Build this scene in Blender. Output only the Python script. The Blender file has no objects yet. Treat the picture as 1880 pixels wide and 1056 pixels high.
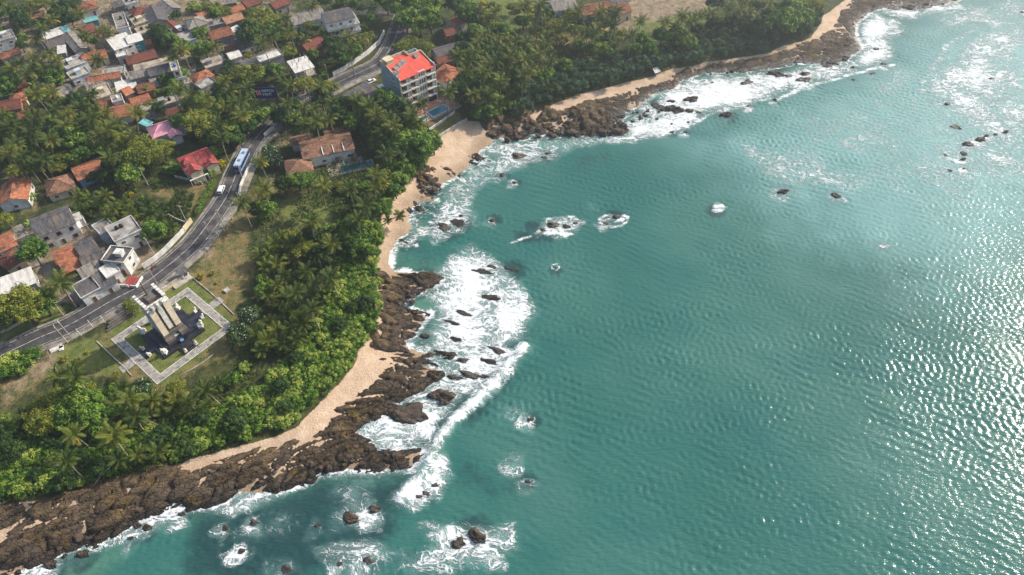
import bpy, bmesh, math, random
import numpy as np
from mathutils import Vector, Matrix
random.seed(7); rng = np.random.default_rng(7)
SC = bpy.context.scene
COL = SC.collection
R = math.radians
# ------------------------------------------------------------------ camera, sky, sun, exposure
CAMH, PITCH, FPX = 165.0, R(50), 1270.0
cam = bpy.data.cameras.new("camera"); cam.sensor_width = 36.0; cam.lens = 36.0*FPX/1880.0
cam.clip_end = 20000; cam.clip_start = 1
camo = bpy.data.objects.new("camera", cam); COL.objects.link(camo)
camo.location = (0, 0, CAMH); camo.rotation_euler = (R(90)-PITCH, 0, 0)
SC.camera = camo
SUN_EL, SUN_AZ = R(36), R(61)          # azimuth clockwise from +Y
world = bpy.data.worlds.new("World"); SC.world = world; world.use_nodes = True
wn = world.node_tree.nodes; wl = world.node_tree.links
sky = wn.new("ShaderNodeTexSky"); sky.sky_type = 'NISHITA'; sky.sun_disc = False
sky.sun_elevation = SUN_EL; sky.sun_rotation = SUN_AZ; sky.altitude = 20; sky.dust_density = 2.0
bg = wn["Background"]; bg.inputs[1].default_value = 0.15
wl.new(sky.outputs[0], bg.inputs[0])
sl = bpy.data.lights.new("sun", 'SUN'); sl.energy = 5.0; sl.angle = R(0.6); sl.color = (1, 0.91, 0.78)
so = bpy.data.objects.new("sun", sl); COL.objects.link(so)
sd = Vector((math.sin(SUN_AZ)*math.cos(SUN_EL), math.cos(SUN_AZ)*math.cos(SUN_EL), math.sin(SUN_EL)))
so.rotation_euler = sd.to_track_quat('Z', 'Y').to_euler(); so.location = (300, 300, 400)
SC.view_settings.view_transform = 'Standard'; SC.view_settings.look = 'None'
SC.view_settings.exposure = 0.5; SC.view_settings.gamma = 1.0
SC.cycles.max_bounces = 5; SC.cycles.diffuse_bounces = 2; SC.cycles.glossy_bounces = 2
SC.cycles.transmission_bounces = 3; SC.cycles.volume_bounces = 0; SC.cycles.sample_clamp_indirect = 4

LAND = 3.0
def G(px, py, z=LAND):
    """photo pixel -> the point of the level plane z it shows"""
    u = (px-940)/FPX; v = (py-528)/FPX
    d = (u, math.cos(PITCH)-v*math.sin(PITCH), -math.sin(PITCH)-v*math.cos(PITCH))
    t = (z-CAMH)/d[2]
    return d[0]*t, d[1]*t
def PX(x, y, z):
    zz = z-CAMH
    Z = y*math.cos(PITCH)-zz*math.sin(PITCH); V = -zz*math.cos(PITCH)-y*math.sin(PITCH)
    return 940+FPX*x/Z, 528+FPX*V/Z, FPX/Z
# ------------------------------------------------------------------ numpy noise
def _h(ix, iy, s=0):
    n = (ix.astype(np.int64)*374761393 + iy.astype(np.int64)*668265263 + s*982451653) & 0x7fffffff
    n = ((n ^ (n >> 13))*1274126177) & 0x7fffffff
    return ((n ^ (n >> 16)) & 0xffffff)/float(0xffffff)
def vnoise(x, y, s=0):
    ix = np.floor(x); iy = np.floor(y); fx = x-ix; fy = y-iy
    fx = fx*fx*(3-2*fx); fy = fy*fy*(3-2*fy)
    a = _h(ix, iy, s); b = _h(ix+1, iy, s); c = _h(ix, iy+1, s); d = _h(ix+1, iy+1, s)
    return (a*(1-fx)+b*fx)*(1-fy)+(c*(1-fx)+d*fx)*fy
def fbm(x, y, o=4, s=0):
    r = 0; a = .5
    for k in range(o):
        r = r+a*vnoise(x, y, s+k*17); x = x*2.03+5.1; y = y*2.03+1.7; a *= .5
    return r/(1-.5**o)
def worley(x, y, s=0):
    ix = np.floor(x); iy = np.floor(y)
    f1 = np.full(x.shape, 9.); f2 = np.full(x.shape, 9.); cid = np.zeros(x.shape)
    for i in (-1, 0, 1):
        for j in (-1, 0, 1):
            cx = ix+i; cy = iy+j
            d = np.hypot(cx+_h(cx, cy, s)-x, cy+_h(cx, cy, s+5)-y)
            c = _h(cx, cy, s+9)
            m = d < f1
            f2 = np.where(m, f1, np.minimum(f2, d)); cid = np.where(m, c, cid); f1 = np.where(m, d, f1)
    return f1, f2, cid
def sstep(a, b, x):
    t = np.clip((x-a)/(b-a), 0, 1); return t*t*(3-2*t)
def segdist(X, Y, P, closed=True):
    P = list(P); d = np.full(X.shape, 1e9)
    for k in range(len(P)-(0 if closed else 1)):
        ax, ay = P[k]; bx, by = P[(k+1) % len(P)]
        vx, vy = bx-ax, by-ay; L = vx*vx+vy*vy+1e-12
        t = np.clip(((X-ax)*vx+(Y-ay)*vy)/L, 0, 1)
        d = np.minimum(d, (X-ax-t*vx)**2+(Y-ay-t*vy)**2)
    return np.sqrt(d)
def inside(X, Y, P):
    r = np.zeros(np.shape(X), bool); n = len(P)
    for k in range(n):
        ax, ay = P[k]; bx, by = P[(k+1) % n]
        if ay == by: continue
        c = ((ay > Y) != (by > Y)) & (X < (bx-ax)*(Y-ay)/(by-ay)+ax)
        r ^= c
    return r
def sdist(X, Y, P):
    d = segdist(X, Y, P); return np.where(inside(X, Y, P), d, -d)
# ------------------------------------------------------------------ object helpers
def fast_mesh(name, V, F, attrs=None, smooth=False):
    V = np.asarray(V, np.float32); F = np.asarray(F, np.int32); k = F.shape[1]
    me = bpy.data.meshes.new(name)
    me.vertices.add(len(V)); me.vertices.foreach_set("co", V.ravel())
    me.loops.add(F.size); me.loops.foreach_set("vertex_index", F.ravel())
    me.polygons.add(len(F)); me.polygons.foreach_set("loop_start", np.arange(0, F.size, k, dtype=np.int32))
    me.polygons.foreach_set("loop_total", np.full(len(F), k, np.int32))
    if smooth: me.polygons.foreach_set("use_smooth", np.ones(len(F), bool))
    me.update(calc_edges=True)
    for n, a in (attrs or {}).items():
        at = me.attributes.new(n, 'FLOAT', 'POINT'); at.data.foreach_set("value", np.asarray(a, np.float32).ravel())
    return me
def link(name, me, parent=None, mats=()):
    for m in ([mats] if isinstance(mats, bpy.types.Material) else mats):
        if m.name not in me.materials: me.materials.append(m)
    o = bpy.data.objects.new(name, me); COL.objects.link(o)
    if parent: o.parent = parent
    return o
def tag(o, label=None, cat=None, group=None, kind=None):
    if label: o['label'] = label
    if cat: o['category'] = cat
    if group: o['group'] = group
    if kind: o['kind'] = kind
    return o
def thing(name, label, cat, loc=(0, 0, 0), rz=0., group=None):
    o = bpy.data.objects.new(name, None); COL.objects.link(o); o.empty_display_size = .5
    o.location = loc; o.rotation_euler = (0, 0, rz)
    return tag(o, label, cat, group)
def copy_tree(o, parent=None):
    c = o.copy(); COL.objects.link(c)
    if parent: c.parent = parent
    for ch in list(o.children): copy_tree(ch, c)
    return c
class MB:
    """collects boxes, prisms and tubes into one mesh"""
    def __init__(s): s.v = []; s.f = []; s.m = []
    def poly(s, pts, m=0):
        n = len(s.v); s.v += [tuple(p) for p in pts]; s.f.append(tuple(range(n, n+len(pts)))); s.m.append(m); return s
    def hexa(s, P, m=0):          # P: 4 bottom ccw + 4 top
        n = len(s.v); s.v += [tuple(p) for p in P]
        for q in ((3, 2, 1, 0), (4, 5, 6, 7), (0, 1, 5, 4), (1, 2, 6, 5), (2, 3, 7, 6), (3, 0, 4, 7)):
            s.f.append(tuple(n+i for i in q)); s.m.append(m)
        return s
    def box(s, x0, y0, z0, x1, y1, z1, m=0):
        return s.hexa([(x0, y0, z0), (x1, y0, z0), (x1, y1, z0), (x0, y1, z0), (x0, y0, z1), (x1, y0, z1), (x1, y1, z1), (x0, y1, z1)], m)
    def taper(s, x0, y0, z0, x1, y1, z1, t, m=0):
        return s.hexa([(x0, y0, z0), (x1, y0, z0), (x1, y1, z0), (x0, y1, z0), (x0+t, y0+t, z1), (x1-t, y0+t, z1), (x1-t, y1-t, z1), (x0+t, y1-t, z1)], m)
    def prism(s, pts, z0, z1, m=0):
        n = len(s.v); k = len(pts)
        s.v += [(x, y, z0) for x, y in pts]+[(x, y, z1) for x, y in pts]
        s.f.append(tuple(range(n+k-1, n-1, -1))); s.m.append(m)
        s.f.append(tuple(range(n+k, n+2*k))); s.m.append(m)
        for i in range(k):
            j = (i+1) % k; s.f.append((n+i, n+j, n+k+j, n+k+i)); s.m.append(m)
        return s
    def tube(s, pts, rads, n=6, m=0):
        b = len(s.v); pts = [Vector(p) for p in pts]
        for i, p in enumerate(pts):
            t = (pts[min(i+1, len(pts)-1)]-pts[max(i-1, 0)]).normalized()
            u = t.orthogonal().normalized() if abs(t.z) < .99 else Vector((1, 0, 0)); u = (u-t*u.dot(t)).normalized(); w = t.cross(u)
            for k in range(n):
                a = 2*math.pi*k/n; q = p+(u*math.cos(a)+w*math.sin(a))*rads[i]; s.v.append(tuple(q))
        for i in range(len(pts)-1):
            for k in range(n):
                s.f.append((b+i*n+k, b+i*n+(k+1) % n, b+(i+1)*n+(k+1) % n, b+(i+1)*n+k)); s.m.append(m)
        s.f.append(tuple(b+k for k in range(n-1, -1, -1))); s.m.append(m)
        s.f.append(tuple(b+(len(pts)-1)*n+k for k in range(n))); s.m.append(m)
        return s
    def ball(s, c, r, m=0, n=8, h=5):
        b = len(s.v); rx, ry, rz = r if hasattr(r, '__len__') else (r, r, r)
        for i in range(h+1):
            ph = -math.pi/2+math.pi*i/h
            for k in range(n):
                a = 2*math.pi*k/n; s.v.append((c[0]+rx*math.cos(ph)*math.cos(a), c[1]+ry*math.cos(ph)*math.sin(a), c[2]+rz*math.sin(ph)))
        for i in range(h):
            for k in range(n):
                s.f.append((b+i*n+k, b+i*n+(k+1) % n, b+(i+1)*n+(k+1) % n, b+(i+1)*n+k)); s.m.append(m)
        return s
    def mesh(s, name, mats, smooth=False):
        me = bpy.data.meshes.new(name); me.from_pydata(s.v, [], s.f)
        for m in ([mats] if isinstance(mats, bpy.types.Material) else mats): me.materials.append(m)
        if any(s.m): me.polygons.foreach_set("material_index", s.m)
        if smooth: me.polygons.foreach_set("use_smooth", [True]*len(s.f))
        me.update(); return me
    def build(s, name, mats, parent=None, smooth=False):
        o = bpy.data.objects.new(name, s.mesh(name, mats, smooth)); COL.objects.link(o)
        if parent: o.parent = parent
        return o
# ------------------------------------------------------------------ material helpers
class NT:
    def __init__(s, name):
        s.m = bpy.data.materials.new(name); s.m.use_nodes = True; s.t = s.m.node_tree; s.n = s.t.nodes
        s.b = s.n["Principled BSDF"]; s.out = s.n["Material Output"]
    def put(s, sock, v):
        if isinstance(v, bpy.types.NodeSocket): s.t.links.new(v, sock)
        elif isinstance(v, (tuple, list)) and len(v) == 3 and sock.type == 'RGBA': sock.default_value = (*v, 1)
        else: sock.default_value = v
    def add(s, typ, ins=None, **kw):
        n = s.n.new("ShaderNode"+typ)
        for k, v in kw.items(): setattr(n, k, v)
        for k, v in (ins or {}).items(): s.put(n.inputs[k], v)
        return n
    def pos(s, mode='world'):
        if mode == 'world': return s.add("NewGeometry").outputs["Position"]
        return s.add("TexCoord").outputs["Object"]
    def scale(s, v, sc, rz=0.):
        return s.add("Mapping", {0: v, 2: (0, 0, rz), 3: sc}).outputs[0]
    def noise(s, v, sc, det=3, rough=.55, out=0):
        return s.add("TexNoise", {"Vector": v, "Scale": sc, "Detail": det, "Roughness": rough}).outputs[out]
    def math(s, op, a, b=0., c=None):
        n = s.add("Math", {0: a, 1: b}, operation=op)
        if c is not None: s.put(n.inputs[2], c)
        return n.outputs[0]
    def rng(s, v, a, b, c=0., d=1., smooth=True):
        return s.add("MapRange", {0: v, 1: a, 2: b, 3: c, 4: d}, interpolation_type='SMOOTHSTEP' if smooth else 'LINEAR').outputs[0]
    def mix(s, f, a, b):
        n = s.add("Mix", data_type='RGBA'); s.put(n.inputs[0], f); s.put(n.inputs[6], a); s.put(n.inputs[7], b); return n.outputs[2]
    def attr(s, name): return s.add("Attribute", attribute_name=name).outputs["Fac"]
    def bump(s, h, dist=.1, st=1., normal=None):
        n = s.add("Bump", {"Height": h, "Distance": dist, "Strength": st})
        if normal is not None: s.put(n.inputs["Normal"], normal)
        return n.outputs[0]
    def set(s, **kw):
        for k, v in kw.items(): s.put(s.b.inputs[k.replace('_', ' ')], v)
        return s
def surf(name, c1, c2, rough=.8, sc=1.0, det=4, c3=None, sc3=.3, stretch=(1, 1, 1), bump=0., mode='obj', lo=.35, hi=.65, spec=.3, metal=0.):
    t = NT(name); p = t.pos(mode); p2 = t.scale(p, stretch)
    if mode == 'obj':
        oi = t.add("ObjectInfo"); p2 = t.add("VectorMath", {0: p2, 1: oi.outputs["Location"]}, operation='ADD').outputs[0]
    n = t.noise(p2, sc, det); c = t.mix(t.rng(n, lo, hi), c1, c2)
    if c3 is not None:
        n3 = t.noise(p2, sc3, 3); c = t.mix(t.rng(n3, .5, .68), c, c3)
    t.set(Base_Color=c, Roughness=rough, Specular_IOR_Level=spec, Metallic=metal)
    if bump: t.set(Normal=t.bump(n, bump))
    return t.m
def S(r, g, b):      # sRGB 0-255 -> linear, scaled to a base colour
    f = lambda c: (c/255/12.92) if c <= 10 else ((c/255+.055)/1.055)**2.4
    return f(r), f(g), f(b)
# ------------------------------------------------------------------ coast, terrain, rock shelf, sea
COAST = [(-60,1085),(0,1062),(31,1052),(78,1030),(98,1021),(125,1012),(156,998),(183,992),(205,981),(232,967),(237,954),(257,943),(288,938),(313,924),(330,922),(346,934),(380,925),(420,914),
 (439,904),(506,900),(569,880),(581,863),(621,857),(668,863),(755,859),(782,832),(770,823),(735,827),(692,833),(672,809),(652,790),(676,762),(719,758),(719,737),(755,721),(778,713),(814,683),(778,673),(764,662),(800,668),(804,675),(785,662),(775,662),(795,649),(830,652),(769,644),(749,640),(746,624),(762,607),(788,578),(746,569),(737,549),(785,533),(815,512),(795,503),(720,501),
 (712,488),(717,463),(727,443),(751,429),(757,415),(748,407),(751,385),(768,371),(804,368),(784,351),(809,340),(815,335),(837,324),(865,304),(881,277),(898,263),(906,252),(931,253),(956,246),(986,246),(1031,245),(1083,244),(1141,241),(1143,235),(1120,222),(1133,214),
 (1173,194),(1207,168),(1239,160),(1252,144),(1292,133),(1345,127),(1384,128),(1432,118),(1470,110),(1520,116),(1550,110),(1582,88),(1570,70),(1570,48),(1588,27),(1612,15),(1660,18),(1703,14),(1757,2),(1790,-12)]
VEG = [(-80,955),(0,929),(51,920),(94,918),(138,905),(185,889),(230,882),(246,871),(276,853),(327,857),(355,841),(400,829),(459,813),(546,786),(589,738),(621,707),(648,672),(654,662),(659,627),(690,601),(693,582),(682,546),(675,520),(672,501),(675,469),
 (696,434),(701,418),(701,396),(719,390),(721,368),(743,338),(743,318),(771,304),(798,280),(809,257),(806,248),(858,220),(898,226),(923,220),(964,208),(1008,195),(1068,172),(1139,153),(1183,144),(1202,137),(1234,128),(1305,112),(1407,99),(1451,80),(1490,70),(1509,41),(1512,29),(1528,16),(1560,-8)]
FAR = [(420,470),(900,620),(900,6000),(-6000,6000),(-6000,-900),(-700,-200),(-260,-5)]
coastW = [G(*p, 0) for p in COAST]+FAR
vegW = [G(*p, 2.4) for p in VEG]+[(330,480),(880,650),(900,6000),(-6000,6000),(-6000,-850),(-720,-170),(-270,20)]
def land_z(X, Y, ds, dv):
    ds = ds+2.2*(fbm(X*.13, Y*.13, 3, 61)-.5)*sstep(9, 1, np.abs(ds))
    t = np.clip(ds/(np.maximum(ds, 0)+np.maximum(-dv, 0)+1e-6), 0, 1)
    beach = 2.45*t**.85+.10*(fbm(X*.3, Y*.3, 3, 3)-.5)*t
    inl = 2.45+np.minimum(np.maximum(dv, 0)*.12, .55)
    z = np.where(dv > 0, inl, beach)
    return np.where(ds < 0, np.maximum(-9, .13*ds-.05), z)
# rock regions: polygon (photo px), base, amp, strata angle, cell size along/across
ROCKS = [
 (COAST[0:55]+[(712,500),(690,503),(676,506),(700,515),(705,540),(688,552),(693,575),(712,590),(690,612),(680,640),(692,655),(728,672),(700,690),(665,725),(640,745),(612,783),(590,808),(540,822),(500,832),(450,845),(400,862),(370,880),(330,868),(290,872),(246,882),(185,897),(138,912),(94,922),(51,926),(0,936),(-80,960)], .62, 1.25, None, 8.0, 2.5),
 ([(755,326),(775,314),(792,318),(802,340),(812,346),(808,362),(790,370),(778,350),(760,338)], .8, 1.6, -20, 3.2, 2.0),
 ([(748,386),(768,373),(806,368),(800,380),(846,392),(862,404),(856,420),(820,410),(790,405),(764,402)], .45, 1.5, -28, 5.5, 1.7),
 ([(724,440),(742,436),(760,441),(772,452),(752,452),(735,446)], .3, 1.0, -20, 3, 1.3),
 ([(816,311),(833,308),(850,318),(846,324),(826,321)], .35, 1.0, -20, 3, 1.3),
 ([(862,286),(880,284),(897,292),(880,294)], .35, 1.0, -20, 3, 1.2),
 ([(863,297),(882,295),(897,301),(882,303)], .35, 1.0, -20, 3, 1.2),
 ([(893,230),(923,222),(964,210),(1000,203),(1016,212),(1060,206),(1100,205),(1133,214),(1150,232),(1143,244),(1083,248),(1031,249),(986,250),(931,257),(905,247)], .75, 1.7, 10, 3.6, 2.8),
 ([(1011,210),(1068,190),(1139,172),(1207,152),(1240,140),(1260,146),(1239,163),(1207,172),(1176,200),(1143,232),(1100,212),(1060,210)], .22, .6, 20, 4.5, 2.4),
 ([(1215,146),(1260,128),(1305,119),(1407,106),(1455,86),(1500,73),(1530,40),(1540,18),(1570,-5),(1790,-12),(1757,4),(1703,18),(1612,20),(1592,30),(1576,50),(1576,72),(1590,90),(1550,116),(1470,120),(1384,134),(1292,139),(1252,149)], .34, .6, 25, 5.5, 2.6),
]
def rock_z(X, Y, tz, ds):
    H = np.full(X.shape, -50.); E = np.zeros(X.shape)
    for k, (P, base, amp, ang, la, lb) in enumerate(ROCKS):
        W = [G(*p, .5) for p in P]; A = np.array(W)
        m = (X > A[:, 0].min()-6) & (X < A[:, 0].max()+6) & (Y > A[:, 1].min()-6) & (Y < A[:, 1].max()+6)
        if not m.any(): continue
        x = X[m]; y = Y[m]; sd = sdist(x, y, W)+2.0*(fbm(x*.35, y*.35, 3, k)-.5)
        if ang is None:
            a = np.where(y < 92, R(33), R(-12))
            w = sstep(80, 104, y)
            a = R(33)*(1-w)+R(-14)*w
        else: a = R(ang)
        wx = x+2.4*(fbm(x*.22, y*.22, 3, 21)-.5); wy = y+2.4*(fbm(x*.22, y*.22, 3, 31)-.5)
        u = (wx*np.cos(a)+wy*np.sin(a))/la; v = (-wx*np.sin(a)+wy*np.cos(a))/lb
        f1, f2, c = worley(u, v, k+40); g1, g2, c2 = worley(u*2.7, v*2.7, k+50)
        blk = (c-.42)*1.1+(c2-.5)*(.35 if k else .2)-.75*sstep(.16, .0, f2-f1)-.22*sstep(.12, 0, g2-g1)+(.5-f1)*.5
        rid = 1-2*np.abs(fbm(u*1.3, v*1.3, 4, 8)-.5)
        e = sstep(-4.6, 1.6, sd) if k < 8 else sstep(-2.2, 3.0, sd)
        big = fbm(x*.09, y*.09, 3, 77)-.5
        h = tz[m]+e*base+amp*e*(blk*.85+(rid-.72)*.6+big*1.6)+.15*(fbm(x*1.5, y*1.5, 3, 9)-.5)-(1-e)*1.3
        H[m] = np.maximum(H[m], h); E[m] = np.maximum(E[m], np.where(sd > -4, 1, 0))
    return H, E
def axis(lo, hi, st, far_lo, far_hi):
    a = list(np.arange(lo, hi+1e-6, st)); s = st; x = a[-1]; hi_ = []
    while x < far_hi: s *= 1.5; x += s; hi_.append(x)
    s = st; x = a[0]; lo_ = []
    while x > far_lo: s *= 1.5; x -= s; lo_.append(x)
    return np.array(lo_[::-1]+a+hi_)
def grid_faces(nx, ny, keep=None):
    i = np.arange(nx-1); j = np.arange(ny-1); I, J = np.meshgrid(i, j, indexing='ij')
    a = (I*ny+J).ravel(); F = np.stack([a, a+ny, a+ny+1, a+1], 1)
    if keep is not None: F = F[keep.reshape(nx, ny)[:-1, :-1].ravel()]
    return F
def compact(V, F, attrs):
    u, inv = np.unique(F.ravel(), return_inverse=True)
    return V[u], inv.reshape(F.shape), {k: a[u] for k, a in attrs.items()}
def patch(X, Y, items, z, line=False):
    """sum of soft polygons / polylines / ellipses given in photo px"""
    r = np.zeros(X.shape)
    for it in items:
        P, w, inten = it
        if len(P) == 1:                                  # ellipse (cx,cy,rx,ry)
            cx, cy, rx, ry = P[0]; c = G(cx, cy, z); a = abs(G(cx+rx, cy, z)[0]-c[0]); b = abs(G(cx, cy-ry, z)[1]-c[1])
            d = np.hypot((X-c[0])/a, (Y-c[1])/b); val = sstep(1+w, 1-w, d)*inten
            r = np.maximum(r, val); continue
        W = [G(*p, z) for p in P]; A = np.array(W); M = abs(w)*3+2
        m = (X > A[:, 0].min()-M) & (X < A[:, 0].max()+M) & (Y > A[:, 1].min()-M) & (Y < A[:, 1].max()+M)
        if not m.any(): continue
        x, y = X[m], Y[m]
        if line: val = np.exp(-(segdist(x, y, W, False)/w)**2)*inten
        else: val = sstep(-w, w, sdist(x, y, W))*inten
        r[m] = np.maximum(r[m], val)
    return r
# ---- ground
gx = axis(-270, 270, .9, -5500, 880); gy = axis(36, 345, .9, -800, 5500)
X, Y = [a.ravel() for a in np.meshgrid(gx, gy, indexing='ij')]
ds = sdist(X, Y, coastW); dv = sdist(X, Y, vegW)
Z = land_z(X, Y, ds, dv)
Z += np.where(dv > 2, -.16*fbm(X*.25, Y*.25, 3, 5), 0)
wob = 5*(fbm(X*.12, Y*.12, 4, 11)-.5)
sand = sstep(1.0, -1.2, dv+wob*.4)
wet = sstep(6.0, 1.0, ds+wob*.7)
DRY = [([(440,385),(470,400),(455,440),(470,500),(440,560),(420,590),(345,505),(380,470),(400,430)],4,1),([(190,610),(345,500),(440,590),(420,650),(300,720),(160,690),(100,690),(0,760),(0,690),(100,650)],3,.7),
 ([(305,335),(370,335),(395,345),(340,400),(330,380),(270,350)],3,.9),([(480,330),(560,345),(600,380),(560,415),(480,400),(450,360)],4,.6),([(770,215),(830,195),(856,225),(800,250)],2,.8),([(970,60),(1110,60),(1090,110),(1000,130)],6,.7),([(0,600),(90,560),(150,560),(100,585),(0,632)],2,.6)]
LAWN = [([(190,610),(345,500),(440,590),(300,720)],2,.75),([(60,640),(190,615),(240,690),(160,690),(90,660)],4,.8),([(870,0),(980,-20),(1010,30),(940,60),(890,30)],5,1),([(480,355),(580,350),(640,390),(600,440),(500,400)],6,.7),([(0,600),(90,560),(150,560),(100,585),(0,632)],2,.7),([(1110,40),(1200,30),(1330,5),(1300,40),(1150,70)],4,.7),([(790,240),(830,212),(850,225),(810,246)],1,.6),([(935,225),(945,205),(990,190),(1000,200)],2,1),([(580,700),(600,640),(640,690),(600,735)],2,.5)]
DIRT = [([(0,20),(160,-10),(370,-10),(350,180),(260,205),(120,195),(60,140),(0,110)],5,.85),([(140,420),(260,400),(290,470),(200,545),(120,560),(20,470),(20,420)],4,.9),([(500,235),(530,228),(540,265),(505,272)],2,.9),([(470,345),(500,325),(520,335),(490,352)],2,.8),([(1130,5),(1290,-20),(1310,10),(1200,40),(1130,30)],5,1),([(1090,38),(1150,28),(1170,60),(1110,58)],3,1),([(360,470),(385,440),(400,460),(375,490)],3,.6),([(60,650),(100,630),(120,640),(100,680),(0,750),(0,720)],4,.6),([(370,0),(540,-10),(560,60),(470,140),(370,140)],6,.5),([(0,250),(60,340),(120,330),(80,400),(0,400)],6,.4),([(690,110),(655,150),(690,170),(700,120)],2,.4)]
dry = patch(X, Y, DRY, LAND); lawn = patch(X, Y, LAWN, LAND); dirt = patch(X, Y, DIRT, LAND)
t = NT("ground_soil_sand"); p = t.pos()
n1 = t.noise(p, .35, 6, .65); n2 = t.noise(p, 2.2, 4, .6); n3 = t.noise(p, .06, 3); n4 = t.noise(p, 9, 3)
und = t.mix(t.rng(n1, .4, .62), S(44,56,26), S(78,80,44)); und = t.mix(t.rng(n2, .55, .75), und, S(96,84,56))
dryc = t.mix(t.rng(n1, .38, .6), S(84,90,48), S(128,108,72)); dryc = t.mix(t.rng(n2, .5, .8), dryc, S(140,124,84))
lawnc = t.mix(t.rng(n1, .35, .65), S(78,94,42), S(112,114,62)); lawnc = t.mix(t.rng(n2, .5, .8), lawnc, S(124,122,70))
dirtc = t.mix(t.rng(n1, .35, .65), S(112,98,80), S(156,138,112)); dirtc = t.mix(t.rng(n2, .55, .75), dirtc, S(84,82,62))
sandc = t.mix(t.rng(n1, .35, .7), S(184,158,132), S(204,180,154)); sandc = t.mix(t.rng(n4, .55, .8), sandc, S(158,126,96))
def edge(a, w=.28): return t.rng(t.math('ADD', t.attr(a), t.math('MULTIPLY', t.math('SUBTRACT', n1, .5), .9)), .5-w, .5+w)
c = t.mix(edge("dry"), und, dryc); c = t.mix(edge("lawn"), c, lawnc); c = t.mix(edge("dirt"), c, dirtc)
wetc = t.mix(t.rng(n2, .4, .6), S(134,112,90), S(156,132,106))
sandc = t.mix(t.math('MULTIPLY', t.attr("wet"), .85), sandc, wetc)
c = t.mix(t.rng(t.math('ADD', t.attr("sand"), t.math('MULTIPLY', t.math('SUBTRACT', n2, .5), .5)), .4, .6), c, sandc)
t.set(Base_Color=c, Roughness=t.rng(t.math('MULTIPLY', t.attr("wet"), t.attr("sand")), 0, 1, .95, .45), Specular_IOR_Level=.25, Normal=t.bump(t.math('ADD', n2, n1), .25))
M_GROUND = t.m
o = link("ground", fast_mesh("ground", np.stack([X, Y, Z], 1), grid_faces(len(gx), len(gy)), dict(sand=sand, wet=wet, dry=dry, lawn=lawn, dirt=dirt), True), None, M_GROUND)
tag(o, kind='structure')
# ---- rock shelf (fine sheet where rock stands out of sand and water)
t = NT("shore_rock"); p = t.pos()
n1 = t.noise(t.scale(p, (.5, 1.2, 1.), R(20)), .55, 7, .68); n2 = t.noise(p, .11, 4); n3 = t.noise(p, 3.5, 5, .65)
c = t.mix(t.rng(n1, .34, .64), S(28,24,20), S(82,66,46)); c = t.mix(t.rng(n2, .48, .62), c, t.mix(n1, S(46,40,36), S(104,88,72)))
c = t.mix(t.rng(n3, .58, .72), c, S(122,100,72)); c = t.mix(t.math('MULTIPLY', t.rng(t.noise(p, .2, 4), .54, .66), .75), c, S(104,84,38))
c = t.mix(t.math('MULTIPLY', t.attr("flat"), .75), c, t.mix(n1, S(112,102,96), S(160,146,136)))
wk = t.add("VectorMath", {0: p, 1: t.add("VectorMath", {0: t.noise(p, .5, 3, .6, 1), 1: (2., 2., 0)}, operation='MULTIPLY').outputs[0]}, operation='ADD').outputs[0]
vk = t.add("TexVoronoi", {"Vector": t.scale(wk, (.5, 1.3, 1), R(22)), "Scale": .8}, feature='DISTANCE_TO_EDGE').outputs[0]; ck = t.rng(vk, 0, .09)
c = t.mix(t.math('MULTIPLY', t.math('SUBTRACT', 1., ck), .7), c, S(20,17,15))
z = t.add("SeparateXYZ", {0: p}).outputs[2]
c = t.mix(t.math('MULTIPLY', t.rng(t.math('ADD', z, t.math('MULTIPLY', t.noise(p, .45, 5, .65), 1.6)), 2.4, 3.4), .45), c, S(122,102,76))
wetm = t.rng(t.math('ADD', z, t.math('MULTIPLY', n1, .8)), .9, 1.7, 1, 0)
c = t.mix(t.math('MULTIPLY', wetm, .72), c, S(22,19,18))
t.set(Base_Color=c, Roughness=t.rng(wetm, 0, 1, .85, .35), Specular_IOR_Level=.35, Normal=t.bump(t.math('ADD', t.math('ADD', n1, t.math('MULTIPLY', n3, .5)), t.math('MULTIPLY', ck, .5)), .5))
M_SHELF = t.m
def rock_sheet(x0, x1, y0, y1, st):
    ax = np.arange(x0, x1, st); ay = np.arange(y0, y1, st)
    X, Y = [a.ravel() for a in np.meshgrid(ax, ay, indexing='ij')]
    rough = np.zeros(X.shape, bool)
    for P, *_ in ROCKS:
        A = np.array([G(*p, .5) for p in P]); rough |= (X > A[:, 0].min()-5) & (X < A[:, 0].max()+5) & (Y > A[:, 1].min()-5) & (Y < A[:, 1].max()+5)
    ds = np.full(X.shape, -99.); dv = ds.copy()
    ds[rough] = sdist(X[rough], Y[rough], coastW); dv[rough] = sdist(X[rough], Y[rough], vegW)
    tz = land_z(X, Y, ds, dv); H, E = rock_z(X, Y, tz, ds)
    keep = (E > 0) & (H > -1.6) & (H > tz-.5)
    F = grid_faces(len(ax), len(ay), keep & np.isfinite(H))
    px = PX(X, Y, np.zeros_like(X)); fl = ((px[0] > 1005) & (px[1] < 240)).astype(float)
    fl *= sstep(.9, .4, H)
    return np.stack([X, Y, np.maximum(H, -3)], 1), F, dict(flat=fl)
Va, Fa, Aa = rock_sheet(-150, -6, 40, 152, .42); Va, Fa, Aa = compact(Va, Fa, Aa)
o = link("rock_shelf", fast_mesh("rock_shelf", Va, Fa, Aa), None, M_SHELF); tag(o, kind='structure')
Va, Fa, Aa = rock_sheet(-60, 240, 150, 335, .5); Va, Fa, Aa = compact(Va, Fa, Aa)
o = link("rock_shelf", fast_mesh("rock_shelf_north", Va, Fa, Aa), None, M_SHELF); tag(o, kind='structure')
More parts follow.
